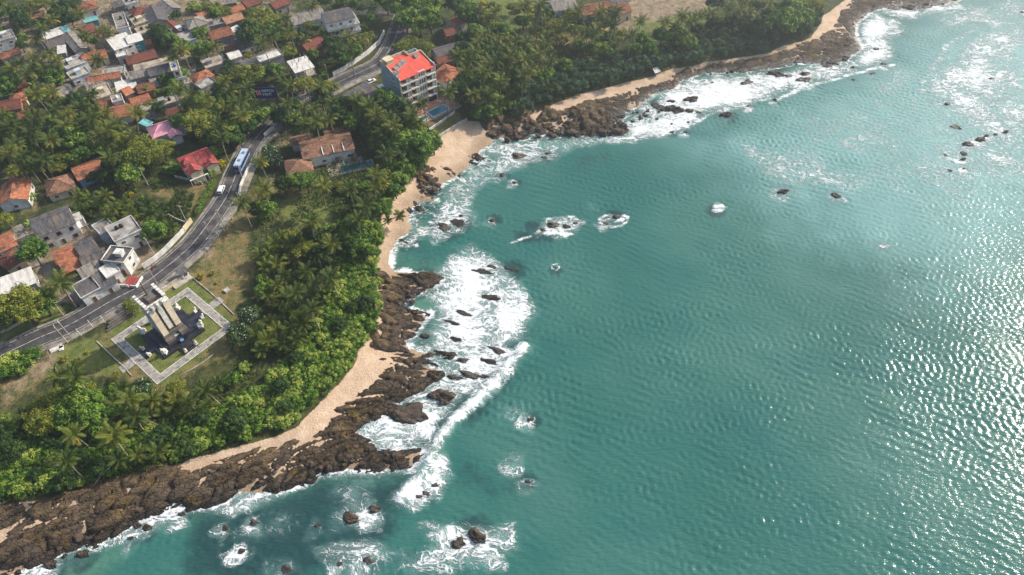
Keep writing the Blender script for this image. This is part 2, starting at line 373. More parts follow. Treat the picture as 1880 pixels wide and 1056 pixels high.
# ---- sea rocks (photo px centre, width, height in px)
SEAROCKS = [(812,727,66,40,2.4),(760,765,96,30,1.6),(640,952,42,26,1.8),(690,935,28,20,1.2),(873,985,46,34,3.0),(845,1000,34,24,1.2),(922,648,48,22,1.4),(896,663,36,18,1.0),(870,690,50,20,1.1),(893,692,30,16,1.0),(852,683,24,14,1.2),(838,694,28,14,1.0),(856,662,30,16,1.2),(835,692,20,12,.9),
 (883,498,44,12,.8),(905,491,26,10,.9),(940,495,30,12,.7),(893,545,44,9,.7),(850,575,34,10,.8),(830,592,30,9,.7),(833,623,24,14,1.1),(780,617,26,10,.9),(1020,413,28,11,.8),(1038,416,22,7,.5),(995,423,14,10,.8),(1058,410,14,6,.6),(1131,399,20,9,1.1),(1112,411,16,10,.8),
 (1437,352,27,13,1.5),(1533,360,25,14,1.6),(1238,201,46,18,2.3),(1222,203,22,16,1.8),(1205,196,36,14,1.2),(1268,183,36,16,1.6),(1332,212,28,15,1.7),(1265,204,22,10,1.2),(1283,207,14,7,.8),(1375,152,28,8,1.0),(1366,154,14,9,1.0),(1308,152,8,4,.6),
 (1425,136,38,14,1.6),(1447,139,18,12,1.3),(1480,136,22,12,1.4),(1530,118,32,14,1.5),(1515,121,26,9,1.0),(1548,88,30,16,2.0),(1538,88,16,12,1.4),(1545,108,34,14,1.8),(1475,146,36,7,.8),(1528,116,20,16,1.9),(1565,124,10,5,.7),(1601,135,12,9,1.2),(1623,118,14,7,.8),(1566,147,9,4,.6),(1608,90,16,4,.6),(1666,14,34,16,1.6),(1690,8,30,14,1.4),(1725,6,22,10,1.2),(1750,0,18,12,1.6),(1877,22,14,8,1.0),
 (1779,266,26,13,1.6),(1799,257,24,12,1.5),(1812,250,12,8,1.2),(1768,283,16,13,1.5),(1767,293,13,8,1.0),(1743,314,11,8,1.0),(1770,310,6,4,.6),(1738,191,14,8,.9),(1755,234,26,9,.9),(1845,243,13,10,1.3),(1822,145,14,6,.6),(1827,247,10,6,.7),(1735,284,9,8,.7),(1422,183,8,4,.6),(1425,186,7,3,.5),(1375,195,12,4,.5),(921,322,14,11,.9),(945,336,9,6,.7),(958,287,34,8,.6),(1000,290,18,6,.5),(1010,282,18,6,.5),(906,405,14,6,.7),(835,408,40,8,.8),(820,418,44,8,.8),(846,397,10,7,.8),(1232,186,20,7,.8),(1185,212,16,10,1.0),(1140,215,22,12,1.2),(1161,222,10,5,.6),(1258,243,10,4,.5),(1233,243,14,4,.5),(1264,225,7,4,.5),(1233,228,6,3,.5),
 (445,1012,16,12,.5),(470,960,22,10,.4),(522,1046,30,12,.6),(675,1030,26,12,.5),(625,1035,12,10,.5),(782,905,22,9,.5),(800,892,18,9,.5),(770,912,16,8,.5),(585,965,16,8,.35),(412,970,20,10,.4),(155,1020,34,10,.9),(95,1040,36,14,1.0),(250,965,26,12,1.2),(268,970,26,8,1.0),(238,988,16,8,.6),(335,945,20,8,.7),(970,885,14,5,.3),(975,770,16,6,.3),(977,414,10,4,.2),(1020,497,9,7,.15),(1315,388,20,6,.1),(1616,452,16,6,.1)]
# ---- sea
sx = axis(-150, 290, .6, -5500, 5500); sy = axis(34, 345, .6, -5500, 700)
X, Y = [a.ravel() for a in np.meshgrid(sx, sy, indexing='ij')]
ds = sdist(X, Y, coastW); near = ds > -60
dv = np.full(X.shape, -50.); dv[near] = sdist(X[near], Y[near], vegW)
tz = land_z(X, Y, ds, dv); RH = np.full(X.shape, -50.); nr = ds > -14
RH[nr] = rock_z(X[nr], Y[nr], tz[nr], ds[nr])[0]
wr = np.random.default_rng(3); Zs = np.zeros(X.shape); dep = sstep(0, -25, ds); fine = (np.abs(X-85) < 300) & (Y < 460)
wind = .45+1.1*fbm(X[fine]*.02, Y[fine]*.02, 3, 71); xf = X[fine]+1.2*(fbm(X[fine]*.15, Y[fine]*.15, 2, 72)-.5); yf = Y[fine]+1.2*(fbm(X[fine]*.15, Y[fine]*.15, 2, 73)-.5)
wind2 = np.clip(2.6*fbm(X[fine]*.035+Y[fine]*.01, Y[fine]*.05, 3, 74)-.35, .35, 1.5)
for k in range(52):
    if k < 28: lam = 1.3*(2.1**wr.random()); th = math.atan2(-.85, -.52)+wr.normal()*.34; am = .0056*lam
    elif k < 48: lam = 1.3*(1.7**wr.random()); th = math.atan2(-.30, .95)+wr.normal()*.55; am = .0078*lam*wind2
    else: lam = 9+6*wr.random(); th = math.atan2(-.85, -.52)+wr.normal()*.3; am = .014
    ph = wr.random()*6.28; kx = 6.283/lam
    Zs[fine] += am*wind*np.sin(kx*(xf*math.cos(th)+yf*math.sin(th))+ph)
Zs += .07*np.sin(.42*(X*.42-Y*.1+5*fbm(X*.02, Y*.02, 2, 8)))*dep*fine
Zs *= (.35+.65*dep)
FOAM = [([(830,452),(880,448),(930,478),(957,500),(990,560),(975,620),(948,640),(940,668),(905,694),(880,722),(850,738),(820,744),(800,772),(780,800),(757,745),(785,720),(815,690),(800,670),(755,640),(765,615),(790,585),(780,545),(815,512),(800,490)],3.0,.74),
 ([(838,470),(875,470),(890,500),(900,560),(895,640),(870,660),(830,640),(800,600),(800,550),(825,520)],6,1.12),
 ([(652,792),(690,750),(720,758),(790,745),(806,765),(790,830),(740,828),(700,832),(670,815)],1.5,.85),
 ([(778,838),(815,838),(826,880),(800,905),(760,925),(728,922),(735,900),(760,880)],2,1.0),
 ([(0,1062),(100,1018),(183,988),(235,960),(313,922),(350,930),(440,902),(506,898),(506,912),(440,925),(360,950),(250,985),(180,1020),(100,1050),(30,1080)],2.0,1.0),
 ([(560,885),(581,862),(668,862),(760,858),(745,876),(660,880),(600,890)],1.5,.7),([(430,905),(560,880),(575,895),(500,912)],1.5,.55),
 ([(575,870),(690,880),(720,930),(700,980),(600,975)],6,.5),([(380,930),(560,900),(600,1000),(420,1040)],6,.36),([(900,820),(960,825),(970,860),(925,870)],2,.48),
 ([(780,955),(850,955),(880,970),(935,965),(945,990),(900,1010),(870,1056),(760,1060),(770,1020),(800,1000)],3,.9),([(590,1010),(680,1000),(780,1020),(790,1060),(620,1060)],4,.68),([(480,1030),(560,1025),(560,1060),(480,1060)],3,.5),
 ([(900,740),(950,735),(985,765),(960,795),(900,780)],4,.5),([(605,930),(660,925),(670,975),(610,985)],3,.58),([(665,915),(715,915),(715,945),(675,955)],2.5,.5),
 ([(906,252),(1141,243),(1141,262),(1050,275),(1010,300),(950,315),(915,330),(880,370),(862,420),(800,445),(730,445),(750,425),(757,405),(790,405),(800,372),(815,338),(865,306),(895,268)],3,.66),
 ([(906,254),(1141,243),(1135,258),(1040,262),(960,280),(900,285)],3,.72),([(740,432),(770,418),(850,380),(850,420),(780,440)],2,.66),([(815,338),(870,306),(905,300),(900,330),(850,350)],2.5,.74),([(870,300),(900,262),(925,268),(900,300)],2,.74),([(940,275),(1010,275),(1010,300),(950,310)],3,.62),
 ([(1141,243),(1207,170),(1252,146),(1384,137),(1545,118),(1585,85),(1573,52),(1612,20),(1640,60),(1625,115),(1570,125),(1470,160),(1400,185),(1340,200),(1270,230),(1210,252),(1141,263)],4,1.0),([(1143,238),(1120,222),(1170,195),(1215,172),(1215,215)],3,.5),
 ([(1572,52),(1600,25),(1650,35),(1650,65),(1600,85)],3,.88),([(1612,22),(1760,5),(1770,20),(1680,38)],3,.85),([(1690,185),(1700,130),(1760,75),(1800,62),(1860,40),(1890,40),(1890,290),(1800,270),(1740,230)],8,.68),([(1790,60),(1850,60),(1850,80),(1800,82)],2,.72),
 ([(1310,250),(1400,255),(1560,300),(1600,350),(1470,375),(1390,330)],9,.56),([(1720,250),(1830,235),(1890,260),(1890,330),(1760,320)],6,.6),([(1830,185),(1890,190),(1890,230),(1840,215)],3,.7),([(1700,10),(1890,-10),(1890,60),(1720,70)],8,.55),
 ([(975,430),(1000,402),(1045,396),(1066,408),(1050,425),(1022,437)],1.5,.62),([(1065,372),(1095,368),(1100,395),(1075,398)],3,.42),([(1480,300),(1700,280),(1720,330),(1600,380)],12,.3)]
FOAM = FOAM+[([(1180,262),(1400,205),(1640,120),(1890,-20),(1890,420),(1740,430),(1560,380),(1300,310)],14,.40),([(1560,150),(1700,60),(1700,250),(1600,300)],8,.42),([(730,450),(800,450),(830,470),(800,500),(740,490)],3,.3)]+[([(cx, cy, rx, ry)], .35, i) for cx, cy, rx, ry, i in [(1320,382,13,5,.8),(1437,359,26,9,.6),(1533,368,22,9,.5),(1615,448,12,5,.75),(1125,405,34,14,.5),(1136,407,14,8,.85),(1020,493,9,7,.35),(940,768,30,20,.5),(958,785,20,12,.75),(945,850,34,26,.5),(975,885,24,12,.5),(450,960,26,18,.42),(448,1015,28,20,.42),(640,1022,60,24,.5),(930,655,26,14,.9),(1010,432,14,5,.9),(1030,433,12,4,.9),(960,296,26,8,.6),(1120,255,26,14,.8),(880,1025,50,30,.82),(820,980,36,28,.78),(920,985,26,20,.7)]]  # first patch: thin foam that also whitens the water for glare
LINES = [([(962,640),(935,668),(905,705),(860,748),(828,775),(804,810),(788,845),(765,880),(738,912)],2.1,1.1),([(955,650),(925,690),(880,735)],2.6,.8),([(880,240),(902,300),(880,345),(850,360)],1.2,.55),([(1885,38),(1840,44),(1790,55),(1740,80),(1715,120),(1695,160),(1680,200)],2.6,.6),([(975,433),(955,437),(940,444)],.9,.7),([(1000,402),(1045,398),(1066,408)],1.0,.8),([(1096,402),(1108,396),(1120,393)],.8,.8),([(1096,404),(1104,412),(1120,417),(1140,417),(1154,410),(1155,402),(1145,396)],.8,.85),([(1013,490),(1020,487),(1027,492),(1022,499),(1014,497),(1013,490)],.5,.8),
 ([(1640,120),(1560,135),(1470,165),(1420,190)],1.6,.85),([(720,470),(717,490)],1.4,.6),([(727,443),(718,463)],1.5,.5),([(1141,262),(1260,232),(1330,203),(1420,180)],1.5,.7),([(906,253),(890,268),(868,304),(838,326)],1.3,.6),([(785,535),(740,552),(746,569),(790,580)],1.0,.55),([(760,610),(746,628),(752,642),(775,648)],.9,.6)]
FOAM = [(P, w*1.7 if len(P) > 1 else .5, i) for P, w, i in FOAM]
wx_ = 7*(fbm(X*.09, Y*.09, 3, 51)-.5); wy_ = 7*(fbm(X*.09, Y*.09, 3, 52)-.5)
foam = patch(X+wx_, Y+wy_, FOAM, 0)*(.55+.9*fbm(X*.11, Y*.11, 4, 53))
foam = np.maximum(foam, patch(X+wx_*.45, Y+wy_*.45, LINES, 0, True)*(.55+.8*fbm(X*.3, Y*.3, 3, 54)))
crest = patch(X, Y, LINES[:1], 0, True); Zs += .75*crest
shore = sstep(-1.5, -.15, np.where(nr, RH, -9))*sstep(1.5, -2.5, ds)
foam = np.maximum(foam, .75*shore*(.5+.9*fbm(X*.25, Y*.25, 3, 56))); foam = np.maximum(foam, .8*sstep(-3.4, -.4, ds+2*(fbm(X*.2, Y*.2, 3, 57)-.5))*(.4+1.1*fbm(X*.18, Y*.18, 3, 55)))
for px_, py_, w_, h_, zz in SEAROCKS:
    if zz < .3: continue
    c = G(px_, py_, 0); a = w_/2/PX(c[0], c[1], 0)[2]; b = a*.8+.4
    m = (np.abs(X-c[0]) < a*2.5+4) & (np.abs(Y-c[1]) < b*2.5+4)
    nn = fbm(X[m]*.3, Y[m]*.3, 3, 12); xx = X[m]-c[0]+.55*a+.5+3.2*(fbm(X[m]*.25, Y[m]*.25, 3, 91)-.5); yy = Y[m]-c[1]+.5*b+.5+3.2*(fbm(X[m]*.25, Y[m]*.25, 3, 92)-.5)
    d = np.hypot(xx/(a+1.1), yy/(b+1.1))*(.55+.9*nn); foam[m] = np.maximum(foam[m], (.3+.5*_h(np.array(px_), np.array(py_)))*sstep(2.1, .5, d))
REEF = [([(350,945),(570,885),(780,866),(740,930),(720,1000),(600,1060),(420,1075),(330,1060)],6,.95),([(860,560),(960,600),(960,650),(880,690)],5,.6),([(940,425),(990,420),(1050,425),(1010,447),(945,447)],2.5,.9),([(940,590),(990,600),(975,640),(945,640)],5,.5),([(930,670),(960,690),(900,760),(860,790),(840,780),(900,710)],4,.75),([(830,820),(960,860),(1040,880),(1000,920),(840,910)],6,.5),([(715,480),(730,445),(830,455),(800,500),(730,500)],3,.35),([(1040,280),(1130,275),(1120,310),(1040,320)],6,.5),([(700,1000),(860,1000),(860,1060),(600,1060)],7,.5),([(1280,300),(1420,240),(1560,260),(1500,290)],14,.22),([(1600,380),(1700,400),(1640,460),(1560,440)],10,.25),([(960,330),(1000,320),(1000,350),(950,350)],4,.4)]
SHAL = [([(0,1070),(150,1020),(220,1020),(160,1060),(60,1090)],4,.8),([(740,560),(780,545),(800,560),(770,585)],1.5,.6),([(720,500),(715,470),(735,440),(760,440),(760,500)],2,.2),([(900,255),(960,250),(900,290),(860,330),(840,335)],3,.6),([(1143,240),(1140,180),(1230,160),(1200,200)],4,.6),([(1080,560),(1120,720),(1060,720)],20,.12)]
reef = patch(X, Y, REEF, 0); reef = np.maximum(reef, .9*sstep(-2.2, -.4, np.where(nr, RH, -9)))
for px_, py_, w_, h_, zz in SEAROCKS:
    c = G(px_, py_, 0); a = w_/2/PX(c[0], c[1], 0)[2]; d = np.hypot(X-c[0], Y-c[1])/(a*1.3+1.2); reef = np.maximum(reef, .8*sstep(1.5, .7, d))
glare_tint = patch(X+wx_*2, Y+wy_*2, [([(1240,262),(1500,150),(1900,-60),(2000,460),(1760,560),(1480,440)],34,.9),([(1560,260),(1720,60),(1960,0),(1960,380),(1700,380)],24,1.)], 0)  # paler water colour painted in for glare and haze, beyond the churned surf
shal = np.maximum(patch(X, Y, SHAL, 0), .5*sstep(-9, -.5, ds))
t = NT("sea_water"); p = t.pos(); F0 = t.attr("foam")
def warp(v, sc, amt, det=2):
    w = t.add("VectorMath", {0: t.noise(v, sc, det, .5, 1), 1: (.5, .5, .5)}, operation='SUBTRACT').outputs[0]
    return t.add("VectorMath", {0: v, 1: t.add("VectorMath", {0: w, 1: (amt, amt, 0.)}, operation='MULTIPLY').outputs[0]}, operation='ADD').outputs[0]
def ridge(v, sc, det=3): return t.math('SUBTRACT', 1., t.math('ABSOLUTE', t.math('MULTIPLY', t.math('SUBTRACT', t.noise(v, sc, det, .55), .5), 4.)))
wv = warp(warp(p, .09, 9.), .4, 2.2); ws = t.scale(wv, (.55, 1.25, 1.), R(32))
n1 = t.noise(p, .22, 8, .68); n0 = t.noise(p, .06, 3); n2 = t.noise(wv, 1.1, 5, .65)
fil = t.math('MAXIMUM', t.math('MAXIMUM', ridge(ws, .34, 4), t.math('SUBTRACT', ridge(wv, .85, 3), .06)), t.math('SUBTRACT', ridge(ws, 1.9, 2), .14))
Fm = t.math('MAXIMUM', 0., t.math('MULTIPLY', F0, t.math('ADD', .62, t.math('MULTIPLY', n0, .8))))
solid = t.rng(t.math('ADD', Fm, t.math('ADD', t.math('MULTIPLY', t.math('SUBTRACT', n1, .5), 1.5), t.math('MULTIPLY', t.math('SUBTRACT', n2, .5), 1.1))), .74, 1.16)
thr = t.math('SUBTRACT', 1.14, t.math('MULTIPLY', Fm, .52))
filam = t.math('MULTIPLY', t.rng(t.math('SUBTRACT', fil, thr), -.03, .18), t.rng(t.math('ADD', Fm, t.math('MULTIPLY', t.math('SUBTRACT', n1, .5), .9)), .12, .5))
fm = t.math('MINIMUM', 1., t.math('MAXIMUM', solid, t.math('MULTIPLY', filam, .9)))
deep = t.mix(t.rng(t.noise(p, .02, 4), .35, .65), S(42,96,88), S(62,108,99))
deep = t.mix(t.math('MULTIPLY', t.rng(t.noise(p, .05, 4), .45, .7), .5), deep, S(34,92,90))
deep = t.mix(t.math('MULTIPLY', t.attr("shal"), .7), deep, S(96,134,108))
rn = t.rng(t.math('ADD', t.attr("reef"), t.math('ADD', t.math('MULTIPLY', t.math('SUBTRACT', t.noise(p, .13, 6, .65), .5), 1.3), t.math('MULTIPLY', t.math('SUBTRACT', t.noise(p, .8, 4), .5), .5))), .25, .95)
deep = t.mix(t.math('MULTIPLY', rn, .85), deep, S(34,60,62))
aer = t.rng(t.math('ADD', F0, t.math('MULTIPLY', t.math('SUBTRACT', n1, .5), .7)), .22, 1.0)
deep = t.mix(t.math('MULTIPLY', aer, .62), deep, S(150,190,184))
deep = t.mix(t.math('MULTIPLY', t.rng(t.math('ADD', t.attr("glare_tint"), t.math('MULTIPLY', t.math('SUBTRACT', t.noise(p, .06, 6, .65), .5), .8)), .1, 1.3), .62), deep, S(140,186,184))  # glare sheen mixed into the base colour
c = t.mix(fm, deep, (.74, .76, .76))
b1 = t.noise(t.scale(p, (.55, 1.5, 1), R(31)), .9, 2, .5); b2 = t.noise(t.scale(p, (.6, 1.3, 1), R(20)), 3.2, 3, .6)
nb = t.bump(t.math('ADD', t.math('MULTIPLY', b1, 1.), t.math('MULTIPLY', b2, .2)), .16)
nb = t.bump(t.math('MULTIPLY', fm, t.math('ADD', .4, n1)), .35, 1., nb)
t.set(Base_Color=c, Roughness=t.rng(fm, 0, 1, .14, .7), IOR=1.333, Specular_IOR_Level=.5, Normal=nb)
M_SEA = t.m
V, F, A = compact(np.stack([X, Y, Zs], 1), grid_faces(len(sx), len(sy), ds < 9), dict(foam=foam, reef=reef, shal=shal, glare_tint=glare_tint))
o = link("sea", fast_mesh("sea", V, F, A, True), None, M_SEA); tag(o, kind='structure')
# ------------------------------------------------------------------ plants: one of each kind, then copies
def leaf_mat(name, ca, cb, cc, trans=.3, rnd=.35, rough=.55):
    t = NT(name); a = t.attr("tint"); oi = t.add("ObjectInfo").outputs["Random"]
    v = t.math('ADD', a, t.math('MULTIPLY', t.math('SUBTRACT', oi, .5), rnd))
    c = t.mix(t.rng(v, .1, .55, smooth=False), ca, cb); c = t.mix(t.rng(v, .6, 1.0, smooth=False), c, cc)
    t.set(Base_Color=c, Roughness=rough, Specular_IOR_Level=.25)
    tr = t.add("BsdfTranslucent", {0: c}); mx = t.add("MixShader", {0: trans, 1: t.b.outputs[0], 2: tr.outputs[0]})
    t.t.links.new(mx.outputs[0], t.out.inputs[0]); return t.m
L_PALM = leaf_mat("palm_frond", S(50,72,24), S(106,120,44), S(188,164,74), .35, .45)
L_GREEN = leaf_mat("leaf_green", S(52,84,26), S(98,134,46), S(146,162,66), .3, .3)
L_YELLOW = leaf_mat("leaf_yellow_green", S(78,94,28), S(130,138,50), S(170,166,70), .3, .35)
L_DARK = leaf_mat("leaf_dark", S(36,60,26), S(62,90,36), S(96,120,52), .25, .3)
L_SCRUB = leaf_mat("leaf_scrub", S(50,86,24), S(108,144,48), S(180,188,92), .3, .5)
L_PANDAN = leaf_mat("leaf_pandanus", S(50,80,52), S(86,118,82), S(136,156,118), .2, .3)
L_FLOWER = leaf_mat("leaf_blossom", S(36,60,28), S(66,92,42), S(236,234,220), .15, .1)
L_GOLD = leaf_mat("leaf_gold", S(84,100,26), S(168,160,30), S(224,196,40), .3, .2)
L_BANANA = leaf_mat("leaf_banana", S(74,118,36), S(124,160,60), S(176,190,96), .35, .3)
M_TRUNK = surf("palm_bark", S(120,108,90), S(160,148,126), .9, 1.2, 4, stretch=(1, 1, 4))
M_BARK = surf("tree_bark", S(74,62,48), S(104,90,70), .95, 1.5, 4)

def quads(C, N, size, asp, up=None, fold=.0, r=rng):
    """leaf-sized diamonds at C facing N"""
    n = len(C); N = N/np.linalg.norm(N, axis=1, keepdims=True)
    A = r.normal(size=(n, 3)) if up is None else up
    U = A-N*np.sum(A*N, 1, keepdims=True); U /= np.linalg.norm(U, axis=1, keepdims=True)+1e-9
    W = np.cross(N, U); s = size[:, None]
    V = np.stack([C-U*s*.5, C+W*s*asp*.5+N*s*fold, C+U*s*.5, C-W*s*asp*.5+N*s*fold], 1).reshape(-1, 3)
    return V, np.arange(4*n).reshape(-1, 4)
def crown_mesh(name, mat, rx, ry, rz, zc, nclump, per, cr, leaf, asp=.6, flat=.35, seed=1, spiky=False, blossom=0., lobes=5, low=-.25):
    """leaf clumps spread through a lobed crown"""
    r = np.random.default_rng(seed); cs = []; nl = []
    L = r.normal(size=(lobes, 3)); L[:, 2] = np.abs(L[:, 2])*.8; L /= np.linalg.norm(L, axis=1, keepdims=True)
    la = .75+.35*r.random(lobes)
    k = 0
    while len(cs) < nclump and k < 9000:
        k += 1
        d = r.normal(size=3); d /= np.linalg.norm(d)
        if d[2] < low: continue
        bulge = .62+.42*np.max(la*np.clip(np.sum(L*d, 1), 0, 1)**4)
        rad = bulge*(r.random()**.22 if r.random() > .25 else .5+.4*r.random())
        p = d*rad
        if flat and p[2] < 0: p[2] *= flat
        q = p*np.array([rx, ry, rz])
        if all(np.sum((q-c)**2) > (cr*.55)**2 for c in cs): cs.append(q)
    cs = np.array(cs); m = len(cs)
    ct = np.clip(.42+.28*r.normal(size=m)+.15*cs[:, 2]/rz, 0, 1)
    D = r.normal(size=(m*per, 3)); D /= np.linalg.norm(D, axis=1, keepdims=True); D[:, 2] = np.where(D[:, 2] < -.3, -D[:, 2], D[:, 2])
    rad = cr*(.55+.5*r.random(m*per))*np.repeat(.75+.5*r.random(m), per)
    C = np.repeat(cs, per, 0)+D*rad[:, None]*np.array([1, 1, .8]); C[:, 2] += zc
    if spiky: N = np.cross(D, r.normal(size=D.shape)); up = D+np.array([0, 0, -.15])
    else: N = D+.55*r.normal(size=D.shape)+np.array([0, 0, .35]); up = None
    sz = leaf*(.7+.6*r.random(m*per))
    V, F = quads(C, N, sz, asp, up, .06, r)
    tint = np.repeat(ct, per)+.16*r.normal(size=m*per)
    if blossom: tint = np.clip(tint, 0, .55); tint[r.random(m*per) < blossom] = 1.3
    me = fast_mesh(name, V, F, dict(tint=np.repeat(tint, 4))); me.materials.append(mat); return me
def trunk_mesh(h, r0, limbs, spread, seed):
    r = random.Random(seed); b = MB()
    top = (r.uniform(-.3, .3), r.uniform(-.3, .3), h)
    b.tube([(0, 0, -.4), (0, 0, h*.4), top], [r0*1.25, r0, r0*.7], 7)
    for k in range(limbs):
        a = 6.283*k/limbs+r.uniform(-.4, .4); q = spread*r.uniform(.6, 1)
        b.tube([top, (top[0]+q*.5*math.cos(a), top[1]+q*.5*math.sin(a), h+q*.45), (top[0]+q*math.cos(a), top[1]+q*math.sin(a), h+q*.7)], [r0*.6, r0*.38, r0*.15], 5)
    return b.mesh("trunk", M_BARK, True)
def palm_crown(seed, n=22, L=4.3, dry=.12, up=1.25):
    r = random.Random(seed); V = []; F = []; T = []
    def q(a, b, c, d, t):
        k = len(V); V.extend((tuple(a), tuple(b), tuple(c), tuple(d))); F.append((k, k+1, k+2, k+3)); T.extend((t,)*4)
    for i in range(n):
        fr = i/(n-1); az = i*2.39996+r.uniform(-.25, .25); e = up-1.75*fr**.9+r.uniform(-.12, .12); ln = L*(.72+.3*math.sin(math.pi*min(1, .25+fr*.8)))*r.uniform(.88, 1.1)
        droop = r.uniform(.9, 1.5)*(.7+.5*fr); t0 = .3+.2*fr+r.uniform(-.12, .15)
        if r.random() < dry and fr > .55: t0 = .9+r.random()*.2
        d = Vector((math.cos(az), math.sin(az), 0)); sd_ = Vector((-d.y, d.x, 0)); p = Vector((0, 0, 0)); ns = 15; pts = []
        tw = r.uniform(-.3, .3)
        for s in range(ns+1):
            u = s/ns; ee = e-droop*u**1.4; t = d*math.cos(ee)+Vector((0, 0, 1))*math.sin(ee); pts.append((p.copy(), t, u)); p = p+t*(ln/ns)
        for s in range(ns):
            p0, t, u = pts[s]; p1 = pts[s+1][0]; w = .07*(1-u)+.015
            nrm = sd_.cross(t).normalized()
            q(p0-sd_*w, p1-sd_*w*.8, p1+sd_*w*.8, p0+sd_*w, t0+.25)
            if u < .1: continue
            ll = 1.12*math.sin(math.pi*(.18+.78*u))**.7*(ln/4.3)+.12
            for sg in (-1, 1):
                for jj in (0, .5):
                    b0 = p0+(p1-p0)*jj; dr = (sd_*sg*(.82+.1*r.random())+t*.55-nrm*0+Vector((0, 0, -.28-.35*r.random()))).normalized()
                    dr = (dr+nrm*sg*tw*.4).normalized()
                    e1 = b0+dr*ll*r.uniform(.85, 1.1); hw = t*.075
                    m_ = b0+(e1-b0)*.5+Vector((0, 0, .05))
                    q(b0, m_+hw, e1, m_-hw, t0+r.uniform(-.12, .12))
    me = fast_mesh("crown", V, F, dict(tint=T)); me.materials.append(L_PALM); return me
def palm_proto(h, lean, seed, L=4.3, n=22, dry=.12, up=1.25, r0=.17):
    o = thing("coconut_palm", "", "palm"); pts = []; rad = []
    for k in range(8):
        u = k/7; pts.append((lean*u**1.6, 0, h*u-.4*(1-u))); rad.append(r0*(1.35-.5*u) if k else r0*2)
    MB().tube(pts, rad, 7).build("trunk", M_TRUNK, o, True)
    c = link("crown", palm_crown(seed, n, L, dry, up), o); c.location = (lean, 0, h-.05)
    nuts = MB()
    for k in range(7):
        a = k*.9; nuts.ball((.33*math.cos(a), .33*math.sin(a), -.28-.12*(k % 2)), .14, 0, 6, 4)
    nuts.build("coconut_cluster", M_NUT, c, True); return o
M_NUT = surf("coconut_husk", S(128,112,40), S(150,120,60), .6, 2)
PALMS = {}
for i, (h, ln, s) in enumerate([(11, .8, 1), (12.5, 1.8, 2), (10, 2.6, 3), (13, .5, 4), (9, 1.2, 5)]):
    PALMS['T%d' % i] = (palm_proto(h, ln, s), h, ln)
for i, (h, ln, s) in enumerate([(4.2, .3, 11), (5.2, .6, 12), (3.4, .2, 13)]):
    PALMS['B%d' % i] = (palm_proto(h, ln, s, 4.0, 20, .04, 1.4, .2), h, ln)
PALMS['L0'] = (palm_proto(4.6, 7.0, 21, 2.6, 18, .05), 4.6, 7.0)
PALMS['L1'] = (palm_proto(5.5, 9.0, 22, 3.6, 20, .15), 5.5, 9.0)
def tree_proto(name, cat, h, th, r0, limbs, spread, crown):
    o = thing(name, "", cat); link("trunk", trunk_mesh(th, r0, limbs, spread, 5), o); link("crown", crown, o); return o, h
TREES = {}
def TP(key, var, name, cat, dia, **kw): TREES.setdefault(key, []).append((*tree_proto(name, cat, kw['h'], kw['th'], kw.get('r0', .3), 5, dia*.28, kw['crown']), dia))
for s in range(3):
    TP('R', s, "broadleaf_tree", "tree", 10., h=5.6, th=3.4, crown=crown_mesh("crown", L_GREEN, 4.9, 4.7, 4.0, 5.2, 75, 60, 1.15, .62, .62, .35, 30+s, lobes=7))
    TP('Y', s, "spreading_tree", "tree", 11., h=5.4, th=3.6, crown=crown_mesh("crown", L_YELLOW, 5.4, 5.0, 3.0, 5.4, 80, 56, 1.1, .5, .5, .3, 40+s, lobes=9))
    TP('D', s, "dark_tree", "tree", 10., h=5.6, th=3.6, crown=crown_mesh("crown", L_DARK, 4.8, 4.8, 4.4, 5.4, 75, 60, 1.15, .6, .6, .35, 50+s, lobes=7))
    TP('S', s, "coastal_shrub", "shrub", 5.6, h=1.2, th=.9, r0=.12, crown=crown_mesh("crown", L_SCRUB, 2.75, 2.6, 2.0, 1.1, 46, 46, .66, .44, .5, .2, 60+s, lobes=9, low=-.1))
    TP('P', s, "screw_pine", "screw pine", 6.0, h=3.4, th=2.2, r0=.16, crown=crown_mesh("crown", L_PANDAN, 2.9, 2.8, 2.7, 3.1, 24, 60, .78, .95, .16, .5, 70+s, True, lobes=8, low=-.5))
for s in range(2):
    TP('F', s, "frangipani_tree", "tree", 7., h=2.6, th=1.8, r0=.18, crown=crown_mesh("crown", L_FLOWER, 3.4, 3.3, 2.6, 2.4, 60, 50, .75, .42, .5, .3, 80+s, blossom=.07, lobes=6))
    TP('G', s, "flowering_bush", "bush", 4., h=1.0, th=.8, r0=.08, crown=crown_mesh("crown", L_GOLD, 1.9, 1.8, 1.5, 1.0, 34, 36, .5, .36, .5, .2, 90+s, lobes=6, low=-.1))
def banana_proto(seed):
    r = random.Random(seed); o = thing("banana_plant", "", "plant"); MB().tube([(0, 0, -.3), (0, 0, 1.4), (.05, 0, 2.6)], [.2, .16, .09], 7).build("stem", M_BANSTEM, o, True)
    V = []; F = []; T = []
    for k in range(9):
        az = k*2.4; e = 1.2-.1*k; d = Vector((math.cos(az), math.sin(az), 0)); sd_ = Vector((-d.y, d.x, 0)); p = Vector((0, 0, 2.4)); prev = None; t0 = .3+r.random()*.4
        for s in range(8):
            u = s/7; ee = e-1.5*u**1.3; w = .34*math.sin(math.pi*(.1+.85*u))+.03; dn = Vector((0, 0, -.12))
            row = (p-sd_*w+dn, p, p+sd_*w+dn)
            k0 = len(V); V.extend(map(tuple, row)); T.extend((t0, t0+.15, t0))
            if prev is not None: F += [(prev, k0, k0+1, prev+1), (prev+1, k0+1, k0+2, prev+2)]
            prev = k0; p = p+(d*math.cos(ee)+Vector((0, 0, math.sin(ee))))*.36
    me = fast_mesh("leaf_crown", V, F, dict(tint=T)); me.materials.append(L_BANANA); link("crown", me, o); return o
